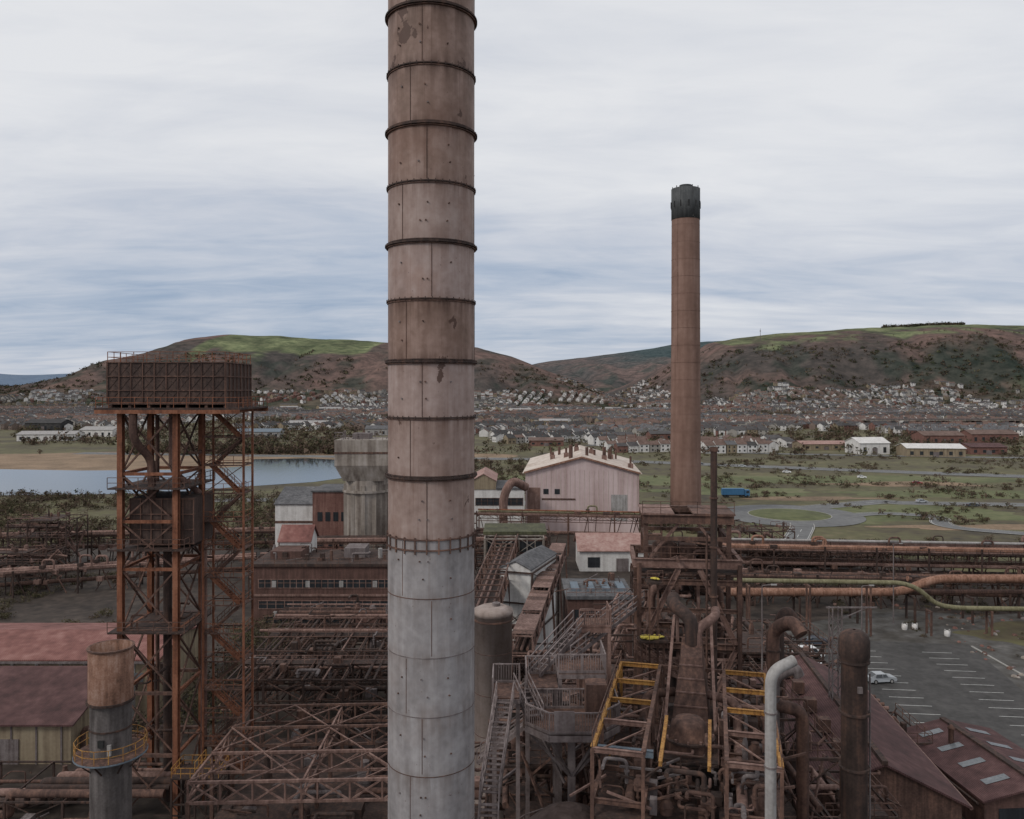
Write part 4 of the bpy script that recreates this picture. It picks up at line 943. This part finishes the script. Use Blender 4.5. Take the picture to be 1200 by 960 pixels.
tangle('pipe_gantry',X(600,190),196,18,10,10,18)
tangle('pipe_gantry',X(530,100),100,10,20,12,18)
tangle('pipe_gantry',X(790,110),106,10,14,14,26,cl=50)
tangle('pipe_gantry',X(700,82),82,9,9,13.5,20,(rust_mid,rust_mid,rust_pink),cl=60)
tangle('pipe_gantry',X(590,116),120,7,12,8,16,cl=30)

# ------------------------------------------------------------------ furnace top deck
b=B('blast_furnace_top',13.3,60,14)
b.lathe(0,-6,[(7,0),(7,10),(5.8,16),(4.6,18.5)],rust_dark,40)
zt=24.2; zb=21.5
b.box(-5.2,-1.9,-15,0.6,20.2,20.35,rust_dark); b.box(1.9,5.2,-15,.6,20.2,20.35,rust_dark); b.box(-1.9,1.9,-9,.6,21.2,21.4,rust_dark); b.box(-1.9,1.9,-15,-9,19.2,19.4,rust_dark)
for sx_ in (-1,1):
    for x in (5.2,2.3):
        b.ibeam((sx_*x,-15,zt),(sx_*x,0,zt),.24,yellow if x>3 else rust_mid)
        b.ibeam((sx_*x,-15,zb-.3),(sx_*x,0,zb-.3),.26,rust_mid)
    for yy in (0,-3.6,-7.2,-10.8,-15):
        b.ibeam((sx_*2.3,yy,zt),(sx_*5.2,yy,zt),.2,yellow if yy in (0,-7.2,-3.6) else rust_pink)
        b.ibeam((sx_*2.3,yy+.2,zb-.3),(sx_*5.2,yy+.2,zb-.3),.2,rust_mid)
        for x in (5.2,2.3): b.beam((sx_*x,yy,18),(sx_*x,yy,zt),.2,yellow if x>3 and yy>-8 else rust_mid)
    for a_,c_ in ((0,-3.6),(-3.6,-7.2),(-7.2,-10.8),(-10.8,-15)):
        b.beam((sx_*5.2,a_,zb),(sx_*5.2,c_,zt),.09,rust_mid); b.beam((sx_*2.3,a_,zt-.2),(sx_*5.2,c_,zt-.2),.08,rust_pink)
    b.ibeam((sx_*1.35,-15,zt-.4),(sx_*1.35,-8.4,zt-.4),.2,yellow,.28)
    b.rail([(sx_*5.2,-15,zt),(sx_*5.2,0,zt)],rust_mid,1.0,.05,2); b.rail([(sx_*1.9,-9,21.4),(sx_*1.9,.4,21.4)],rust_pink,1.1,.05,1.4)
    b.tube(bend([(sx_*3.2,-14,20.9),(sx_*3.2,-4,20.9),(sx_*3.2,-2,22.8),(sx_*1.2,-1,22.8)],.8),.32,rust_pink if sx_>0 else rust_mid,14)
b.ibeam((-5.4,-11.2,22.6),(-2,-11.2,22.6),.26,blue_m,.4); b.ibeam((2,-11.2,22.6),(5.4,-11.2,22.6),.26,rust_mid,.4)
b.beam((-5.2,.1,zt),(5.2,.1,zt),.2,rust_mid)
b.lathe(0,-7,[(1.5,21.4),(1.5,22.2),(1.15,22.7),(1.15,23.0),(.9,23.3),(.4,23.4)],rust_mid,32); b.ring(0,-7,22.2,1.4,1.7,.12,rust_dark,32)
for k in range(12): a=2*math.pi*k/12; b.box(1.55*math.cos(a)-.07,1.55*math.cos(a)+.07,-7+1.55*math.sin(a)-.07,-7+1.55*math.sin(a)+.07,22.2,22.42,rust_pink)
vs=[(-1.3,-3.6,21.4),(1.3,-3.6,21.4),(1.3,1.5,21.4),(-1.3,1.5,21.4),(-.75,-1.0,25.4),(.75,-1.0,25.4),(.75,1.2,26.2),(-.75,1.2,26.2)]
b.add(vs,[(4,5,6,7),(0,1,5,4),(1,2,6,5),(2,3,7,6),(3,0,4,7)],rust_mid)
for k in range(5):
    t_=k/5+.08; xx=1.32-.55*t_; yy=-3.64+2.6*t_; zz=21.4+4*t_; b.beam((-xx,yy,zz),(xx,yy,zz),.1,rust_pink)
for x in (-1.7,1.7): b.ibeam((x,-4.5,21.6),(x*.8,2,27.5),.2,rust_pink)
b.tube(bend([(0,.6,25.8),(0,.8,27.6),(-1.5,2.2,28.4),(-1.5,4,28.4)],.8),.5,rust_dark,16)
b.tube(bend([(.4,.6,25.8),(.4,.8,27.0),(1.7,2.2,27.6),(1.7,4,27.6)],.8),.35,rust_pink,14)
sk=lambda x,y_: abs(x)<1.5 and -9<y_<1
b.clutter(-5,5,-14.5,0,[20.4,20.4,21.3],170,[rust_dark,rust_mid,rust_mid,rust_pink,steel_grey],skip=sk,sc=.9)
b.clutter(-1.7,1.7,-14,-9.2,[19.4,20],26,[rust_dark,rust_mid,rust_pink],sc=.8)
b.done()

b=B('hoist_headframe',X(803,72),72,6)
zt=Z(603,72); zm=Z(652,72); z0=8
b.frame([-3.6,3.4],[-2.5,2.5],[zm,zt-1.7,zt],.38,rust_mid,0)
b.ibeam((-3.9,-2.7,zt),(3.8,-2.7,zt),.4,rust_mid,.7); b.ibeam((-3.9,2.7,zt),(3.8,2.7,zt),.4,rust_mid,.7)
b.box(-4.0,-1.2,-2.8,2.6,zt+.35,zt+.5,rust_pink); b.box(.4,3.9,-2.8,2.6,zt+.35,zt+.5,rust_mid)
b.rail([(-3.9,-2.8,zt+.5),(3.8,-2.8,zt+.5)],rust_mid,1,.05,1.5)
b.beam((-3.6,-2.5,zm),(-.5,-2.5,zt),.22,rust_pink); b.beam((3.4,-2.5,zm),(.5,-2.5,zt),.22,rust_pink)
for yy in (-3,3):
    b.ibeam((-4.7,yy,zm),(4.4,yy,zm),.4,rust_pink,.7); b.ibeam((-4.7,yy,zm-1.6),(4.4,yy,zm-1.6),.3,rust_mid,.4)
    for sx_ in (-1,1):
        b.ibeam((sx_*4.2,yy,z0),(sx_*4.2,yy,zm),.38,rust_mid)
        b.ibeam((sx_*.9,yy,zm-.5),(sx_*4.0,yy,zm-7),.32,rust_pink)
        b.ibeam((sx_*4.0,yy,zm-7),(sx_*1.5,yy,zm-12.5),.28,rust_pink)
    b.ibeam((-4.2,yy,zm-7),(4.2,yy,zm-7),.34,rust_mid); b.ibeam((-4.2,yy,zm-4),(4.2,yy,zm-4),.24,rust_mid)
    b.truss((-4.2,yy,zm-9.6),(4.2,yy,zm-9.6),1.5,6,.18,rust_pink,True)
for x in (-4.6,4.4): b.ibeam((x,-3,zm),(x,3,zm),.34,rust_pink,.5); b.beam((x*.92,-3,zm-7),(x*.92,3,zm-7),.3,rust_mid)
b.box(-4.2,4.2,-3,3,zm-.9,zm-.75,rust_dark); b.box(-4.2,4.2,-3,3,zm-7.5,zm-7.3,rust_dark)
b.rail([(-4.5,-3.1,zm+.35),(4.3,-3.1,zm+.35)],rust_mid,1.05,.05,1.4); b.rail([(-4.2,-3.1,zm-7.3),(4.2,-3.1,zm-7.3)],rust_pink,1.05,.05,1.2)
for x in (-.9,.9): b.ibeam((x,-3.3,zm-14),(x,-1.5,zm-.5),.26,rust_pink)
b.lathe(-1.8,0,[(1.1,zm-.7),(1.1,zm+1.1),(.5,zm+1.5)],rust_mid,20); b.lathe(1.9,0.4,[(.8,zm-.7),(.8,zm+2.1)],rust_dark,20); b.box(-.6,.8,-1.5,.5,zm-.7,zm+1.3,rust_mid)
b.lathe(0,-.5,[(1.6,zm-13),(1.4,zm-8),(1.0,zm-6.5)],rust_dark,24)
b.tube(bend([(-3,0,zm-7),(-3,0,zm-3),(-1,0,zm-2.4),(-1,0,zm)],.8),.4,rust_pink,14); b.tube(bend([(3,.5,zm-13),(3,.5,zm-3),(1.4,.5,zm-2),(1.4,.5,zm)],.8),.45,rust_mid,14)
b.clutter(-4,3.6,-3,3,[zm-7.3,zm-7.3,zm-.7,zm-4,zm-10],90,[rust_dark,rust_mid,rust_mid,rust_pink],sc=.9)
b.stair((-4.6,-3.4,zm-7.3),(4.2,-3.4,zm-12.5),.9,rust_pink)
b.done()
b=B('vent_pipe',X(836.5,66),66); t=Z(524,66); b.tube([(0,0,8),(0,0,t)],.27,rust_dark,14); b.tube([(0,0,t-.35),(0,0,t)],.34,rust_mid,14); b.tube([(-.55,.1,18),(-.55,.1,t-7)],.09,rust_mid)
for z in range(12,int(t),4): b.tube([(0,0,z),(0,0,z+.14)],.36,rust_mid,12)
b.beam((0,0,t-8),(-1.8,4,t-8.4),.12,rust_mid); b.beam((0,0,24),(-1.8,3,24),.12,rust_mid); b.done()
def sacks(name,u,v,d,n,wd):
    b=B(name,X(u,d),d,0,Z(v,d))
    for i in range(n):
        x=R.uniform(-wd,wd);y_=R.uniform(-.4,.4);z=R.uniform(0,.12); r=R.uniform(.14,.26); e_=R.uniform(.6,1.5)
        vs=[];k_=8
        for (rr,zz) in ((.7,0),(1.15,.25),(1,.55),(.35,.8)):
            for q in range(k_):
                a=2*math.pi*q/k_; f_=rr*r*(1+.2*noise.noise(Vector((x*9+q,y_*9,zz*3)))); vs.append((x+f_*math.cos(a)*e_,y_+f_*math.sin(a),z+zz*r))
        b.add(vs,[(j*k_+q,j*k_+(q+1)%k_,(j+1)*k_+(q+1)%k_,(j+1)*k_+q) for j in range(3) for q in range(k_)]+[tuple(range(24,32))],yellowpl,True)
    b.box(-wd-.3,wd+.3,-.7,.7,-.2,-.04,rust_dark)
    for x in (-wd,wd): b.beam((x,0,-.2),(x,0,-b.loc[2]+8),.16,rust_mid)
    b.rail([(-wd-.3,-.7,-.04),(wd+.3,-.7,-.04)],rust_mid,1.0,.05,.9)
    b.done()
sacks('yellow_sack_pile',765,748,67,26,.9)
sacks('yellow_sack_pile',766,680,68,5,.35)

# ------------------------------------------------------------------ stairs and landings
b=B('access_stairs_and_landings'); g=steel_mauve
p1=Vector((X(574,49),49,Z(935,49))); q1=Vector((X(592,54),54.2,24.3))
b.stair(p1,q1,1.1,g,w=.08); b.stair((p1.x-.2,44.5,15.5),(p1.x,p1.y-.2,p1.z),1.1,g)
def landing(x0,x1,y0,y1,z,mat,sides='fblr'):
    b.box(x0,x1,y0,y1,z-.12,z,rust_mid)
    for yy in (y0,y1): b.beam((x0,yy,z-.25),(x1,yy,z-.25),.16,mat,.3)
    for xx in (x0,x1): b.beam((xx,y0,z-.25),(xx,y1,z-.25),.16,mat,.3)
    seg={'f':((x0,y0,z),(x1,y0,z)),'b':((x0,y1,z),(x1,y1,z)),'l':((x0,y0,z),(x0,y1,z)),'r':((x1,y0,z),(x1,y1,z))}
    for s_ in sides: b.panel(*seg[s_],mat)
    for xx in (x0+.1,x1-.1):
        for yy in (y0+.1,y1-.1): b.beam((xx,yy,6),(xx,yy,z-.2),.26,mat)
landing(-1.3,.5,54.2,57,24.3,g,sides='lb')
landing(1.0,3.2,56.4,59,24.2,g,sides='lb'); landing(3.3,6.6,57.2,60.4,24.9,g,sides='fr')
pz_=22.8; poly=[(.9,53.6),(2.4,52.0),(5.6,52.0),(7.1,53.6),(7.1,56.2),(.9,56.2)]
b.add([(x,y_,pz_) for x,y_ in poly]+[(x,y_,pz_-.12) for x,y_ in poly],[tuple(range(6)),tuple(range(11,5,-1))],rust_mid)
for i in range(5):
    p=(*poly[i],pz_);q=(*poly[i+1],pz_); b.panel(p,q,g,1.35); b.beam((p[0],p[1],pz_-.3),(q[0],q[1],pz_-.3),.14,g,.4); b.beam((p[0],p[1],pz_-.3),(4,54.5,pz_-4),.16,g)
b.panel((poly[5][0],poly[5][1],pz_),(poly[0][0],poly[0][1],pz_),g,1.35)
b.box(2.7,4.0,51.9,51.96,pz_+.1,pz_+1.5,g); b.box(5.0,6.4,54.6,55.9,pz_,pz_+2.2,rust_mid)
b.beam((4,54.5,6),(4,54.5,pz_-.2),.5,g)
b.stair((.6,56.4,24.2),(1.6,53.8,22.9),1.0,g)
b.stair((3.8,60.2,24.9),(X(745,72),71,Z(705,71)),1.2,steel_mauve,w=.08)
b.stair((1.6,58.6,24.3),(5.2,63,26.6),1.0,g,w=.08); landing(5.2,7.6,62.4,65,26.6,rust_pink,sides='fr')
b.stair((2.2,60,21),(-2.5,61,17),1.0,g); b.panel((-1.5,60.5,20),(2.5,60.5,22.8),g)
for i in range(26):
    x=R.uniform(0,8); yy=R.uniform(56,66); z=R.uniform(14,21.5); b.beam((x,yy,z),(x+R.uniform(-4,4),yy+R.uniform(-2,2),z+R.uniform(-3,3)),.16,R.choice([rust_mid,rust_pink,rust_dark,g]))
b.clutter(0,7,56.5,66,[15,17.5,20],50,[rust_mid,rust_pink,rust_dark],sc=1)
b.done()
b=B('dust_catcher',X(668,49),50); b.lathe(0,0,[(5,0),(5,12),(4.6,15),(3.4,17.2),(1.8,18.6),(.8,19.1)],mk('catcher_shell',[(.06,.04,.034),(.095,.066,.057),(.14,.10,.09)],scale=.5),48); b.ring(0,0,12,4.9,5.2,.3,rust_mid)
b.ring(0,0,16,3.9,4.3,.15,rust_mid,48); b.rail([(3.9*math.cos(k*.3927),3.9*math.sin(k*.3927),16.1) for k in range(17)],g,1.1,.06,1.5)
b.tube(bend([(1,-4,12),(2.5,-3,18.6),(8,2,19.2)],3),.7,rust_mid,16); b.done()
tangle('furnace_side_gantry',3,66,9,12,17.0,26,(rust_dark,rust_mid,rust_mid),50)
tangle('furnace_side_gantry',20.5,66,7,14,18,30,(rust_dark,rust_mid,rust_pink),50)
tangle('furnace_side_gantry',20,82,11,10,15,26,(rust_dark,rust_mid,rust_pink),50)
tangle('furnace_side_gantry',-4.5,66,5,10,13,16,(rust_dark,rust_mid,rust_pink),30)
tangle('furnace_side_gantry',14,86,12,8,20,24,(rust_dark,rust_mid,rust_pink),60)

# ------------------------------------------------------------------ ducts right
b=B('capped_vent_duct',X(1001,52),52); t=Z(752,52)
b.lathe(0,0,[(.80,0),(.80,t-1.2),(.95,t-.9),(.95,t+.1),(.85,t+.45),(.55,t+.7),(.1,t+.78)],rust_dark,32,cap=False)
b.tube(bend([(0,0,t-.5),(.7,1.5,t-.6),(.9,2.1,t-2.2),(.9,2.1,8)],.8),.45,rust_mid,20)
for z in (t-1.2,t-4.5,t-8,t-11.5): b.ring(0,0,z,.78,.95,.13,rust_dark,32)
b.box(-.15,.15,-.95,-.8,t-3,t-2.6,steel_grey); b.tube([(.92,-.2,4),(.92,-.2,t-2)],.06,steel_grey,8)
b.done()
b=B('grey_vent_pipe',X(903,42),42); t=Z(785,42)
b.tube(bend([(0,0,0),(0,0,t-.1),(1.35,.4,t+.35)],.8,6),.29,steel_light,18); b.ring(0,0,t-2.2,.26,.34,.08,steel_grey,18); b.ring(0,0,t-5,.26,.34,.08,steel_grey,18); b.done()
b=B('gooseneck_duct',X(916,60),60); t=Z(740,60)
b.tube(bend([(0,2,0),(0,2,t-.4),(1.0,.6,t+.6),(1.4,-.2,t-.2)],.9,6),.5,rust_mid,18)
b.tube(bend([(-.9,-1,8),(-.9,-1,t-3),(.5,-1.4,t-2.2),(.8,-1.4,t-2.8)],.7,6),.4,steel_grey,16)
b.tube(bend([(-.9,-1,t-5),(1.2,-1,t-5.5),(1.2,-1,6)],.8,6),.45,rust_mid,16)
for z in (t-2,t-5,t-8): b.ring(0,2,z,.5,.6,.12,rust_dark,18)
b.done()
b=B('gooseneck_duct',X(921,70),72); t=Z(722,72); b.tube(bend([(0,0,6),(0,0,t-.6),(.8,.2,t+.5),(1.5,.2,t-.5)],1,6),.5,rust_dark,18); b.done()
b=B('lattice_mast',X(979,88),88); t=Z(712,88)
for x in (-.5,.5):
    for y_ in (-.5,.5): b.beam((x,y_,0),(x,y_,t),.12,steel_grey)
k=0
while k*1.2<t-1.2:
    z=k*1.2
    for y_ in (-.5,.5): b.beam((-.5 if k%2 else .5,y_,z),(.5 if k%2 else -.5,y_,z+1.2),.07,steel_grey)
    for x in (-.5,.5): b.beam((x,-.5 if k%2 else .5,z),(x,.5 if k%2 else -.5,z+1.2),.07,steel_grey)
    k+=1
b.beam((-1,0,t),(4.5,0,t),.14,steel_grey); b.beam((0,0,t-1.5),(3.5,0,t),.08,steel_grey); b.done()
for u,v,d in ((1047,640,155),(1010,690,120),(1145,690,165),(893,690,100)):
    b=B('lamp_post',X(u,d),d); t=Z(v,d); b.tube([(0,0,0),(0,0,t)],[.14,.08],steel_grey,8); b.tube(bend([(0,0,t-.1),(0,0,t+.4),(1.4,0,t+.5)],.4,4),.06,steel_grey,6); b.box(1.1,1.8,-.15,.15,t+.42,t+.56,steel_light); b.done()

b=B('corrugated_roof_shed',33.5,86,6)
b.gable(-5.5,8,-13,16,0,8.0,11.2,rust_mid,roof_maroon,'y',.6)
b.box(1,1.5,-13.6,16.6,11.3,11.7,rust_dark)
for k in range(5): b.box(-2.2,-1,-10+k*5.2,-9+k*5.2,10.4,11.7,rust_mid)
b.tube([(8.8,-13,7.6),(8.8,16,7.6)],.18,rust_pink,8); b.clutter(-5,-1,-12,15,[9.4],16,[rust_dark,rust_mid],sc=1)
b.done()
b=B('brown_roof_workshop',52.5,90,-4)
b.gable(-5.5,6,-8,8,0,3.4,4.7,brick,roof_maroon,'y',.4)
for k in range(4):
    for sg in (-1,1):
        xa=.25+sg*1.6;xb=.25+sg*4.2; za=4.7-1.6*.226+.32;zb_=4.7-4.2*.226+.32; y_=-6+k*3.8
        b.add([(xa,y_,za),(xb,y_,zb_),(xb,y_+1.0,zb_),(xa,y_+1.0,za)],[(0,1,2,3)],glass_l)
b.box(-.1,.6,-8.3,8.3,4.9,5.15,rust_dark); b.tube([(-6.2,-8,3.2),(-6.2,8,3.2)],.12,rust_dark,8)
b.box(-4,4.5,-8.08,-8,1.2,2.6,glass); b.lathe(-2,3,[(.3,4),(.3,6),(.45,6.1),(.1,6.5)],rust_mid,12)
b.done()
tangle('pipe_gantry',45,98,7,9,4,12); tangle('pipe_gantry',28.5,70,6,8,10,16)
b=B('conduit_run',40,112)
for k in range(4): b.tube(bend([(-8,k*.9,1.2),(2,k*.9,1.2),(2+k*.5,k*.9,.8),(12,k*1.4,.8)],.5),.28,rust_mid if k%2 else rust_pink,8)
for k in range(5): b.box(-7+k*4,-6.6+k*4,-.5,3.6,0,.7,concrete)
b.done()

# ------------------------------------------------------------------ vehicles
def car(name,x,y,yaw,paintm,van=False):
    b=B(name,x,y,yaw,.065)
    if van: prof=[(-2.5,.35),(2.3,.35),(2.5,.6),(2.45,1.0),(1.6,1.25),(.9,1.95),(-2.4,2.0),(-2.5,1.6)]
    else: prof=[(-2.15,.3),(2.1,.3),(2.2,.6),(2.05,.85),(1.1,1.0),(.45,1.42),(-1.1,1.46),(-1.95,1.05),(-2.2,.95)]
    hw=.95 if van else .86
    n=len(prof); vs=[]
    for s_ in (-1,1):
        for px,pz in prof:
            k=hw*(1 if pz<1.05 else .84+(.1 if van else 0)); vs.append((s_*k,px,pz))
    fs=[tuple(range(n)),tuple(range(2*n-1,n-1,-1))]+[(i,n+i,n+(i+1)%n,(i+1)%n) for i in range(n)]
    b.add(vs,fs,paintm)
    if van:
        b.add([(-.82,1.62,1.27),(.82,1.62,1.27),(.78,.96,1.9),(-.78,.96,1.9)],[(0,1,2,3)],glass)
        for s_ in (-1,1): b.add([(s_*.955,1.3,1.2),(s_*.955,.2,1.2),(s_*.905,.2,1.75),(s_*.905,.9,1.75)],[(0,1,2,3)],glass)
        b.add([(-.7,-2.52,1.25),(.7,-2.52,1.25),(.7,-2.47,1.8),(-.7,-2.47,1.8)],[(0,1,2,3)],glass)
    else:
        b.add([(-.74,1.08,1.03),(.74,1.08,1.03),(.64,.5,1.41),(-.64,.5,1.41)],[(0,1,2,3)],glass)
        b.add([(-.7,-1.9,1.1),(.7,-1.9,1.1),(.64,-1.15,1.46),(-.64,-1.15,1.46)],[(0,1,2,3)],glass)
        for s_ in (-1,1):
            for a0,a1 in ((.75,-.1),(-.2,-1.35)): b.add([(s_*.875,a0,.98),(s_*.875,a1,.98),(s_*.735,a1 if a1>-1 else -1.05,1.38),(s_*.735,min(a0,.42),1.38)],[(0,1,2,3)],glass)
    for s_ in (-1,1):
        for py in ((1.45,-1.45) if van else (1.32,-1.3)):
            b.tube([(s_*(hw-.18),py,.33),(s_*(hw+.02),py,.33)],.33,black,16); b.tube([(s_*(hw+.02),py,.33),(s_*(hw+.035),py,.33)],.19,steel_light,12)
        b.box(s_*.6-.15,s_*.6+.15,(2.46 if van else 2.12),(2.52 if van else 2.2),.62,.78,steel_light)
        b.box(s_*.65-.12,s_*.65+.12,-2.56 if van else -2.24,-2.4 if van else -2.1,.7,.95,carred)
    b.done()
car('parked_van',X(950,134),135,78,carwhite,True); car('parked_car',X(957,128),129,80,carwhite); car('parked_car',X(967,113),114,75,carwhite); car('parked_car',X(1032,124),124,82,carsilver); car('parked_car',X(960,141),142,84,cardark)
for u,d,m_ in ((700,331,carwhite),(1080,318,carsilver),(1140,308,cardark)): car('car',X(u,d),d,88,m_)
for u,d,m_ in ((922,430,carwhite),(1010,405,carwhite),(870,462,carsilver),(820,478,cardark),(1075,380,carred)): car('car',X(u,d),d,110,m_)
b=B('lorry',X(863,334),334,90,.1); b.box(-1.2,1.2,-6,3,1.1,3.6,bluep); b.box(-1.15,1.15,3.2,5.2,.6,3.1,bluep); b.box(-1.0,1.0,5.15,5.24,1.7,2.8,glass); b.box(-.9,.9,-5.9,5,.7,1.05,black)
for s_ in (-1,1):
    for y_ in (-5,-3.8,1.8,4.2): b.tube([(s_*.9,y_,.5),(s_*1.22,y_,.5)],.5,black,14)
    b.box(s_*1.16-.02,s_*1.16+.02,3.8,4.9,1.8,2.7,glass)
b.done()
for i,(u,d) in enumerate(((1110,147),(1060,151),(1072,151))):
    b=B('bulk_bag',X(u,d),d)
    b.lathe(0,0,[(.45,.06),(.52,.4),(.5,.85),(.3,1.0),(.12,1.1)],white,10)
    for s_ in (-1,1): b.tube(bend([(s_*.4,-.3,.9),(s_*.4,0,1.4),(s_*.4,.3,.9)],.3,4),.04,white,6)
    b.done()
b=B('rubble_heaps')
for i in range(700):
    x=R.uniform(78,128);y_=R.uniform(96,172)
    if noise.noise(Vector((x/9,y_/9,0)))>.05: s_=R.uniform(.12,.6); b.lathe(x,y_,[(s_,.05),(s_*.8,s_*.5),(s_*.2,s_*.8)],R.choice([concrete,rust_mid,steel_grey,brick_red,rust_mid]),6,smooth=False)
b.done()
b=B('motorway_viaduct',X(1015,900),900)
b.box(0,330,0,12,9,10.6,concrete)
b.box(0,330,-.3,0,10.2,11.4,steel_grey)
for k in range(12): b.box(k*28+4,k*28+6,2,10,0,9,concrete)
b.done()
b=B('radio_mast',X(891,2200),2200,0,hz_at(X(891,2200),2200)-2); b.tube([(0,0,0),(0,0,36)],[.8,.4],steel_grey,6); b.box(-1.5,1.5,-1,1,28,30,steel_grey); b.done()

# ------------------------------------------------------------------ camera
cd=bpy.data.cameras.new('camera'); co=bpy.data.objects.new('camera',cd); scene.collection.objects.link(co)
co.location=(0,0,EYE); co.rotation_euler=(math.radians(90),0,0); cd.lens=28.5; cd.sensor_width=36; cd.shift_y=-25/1200.; cd.clip_end=30000; cd.clip_start=.5
scene.camera=co
scene.view_settings.view_transform='Standard'; scene.view_settings.look='None'; scene.view_settings.exposure=0
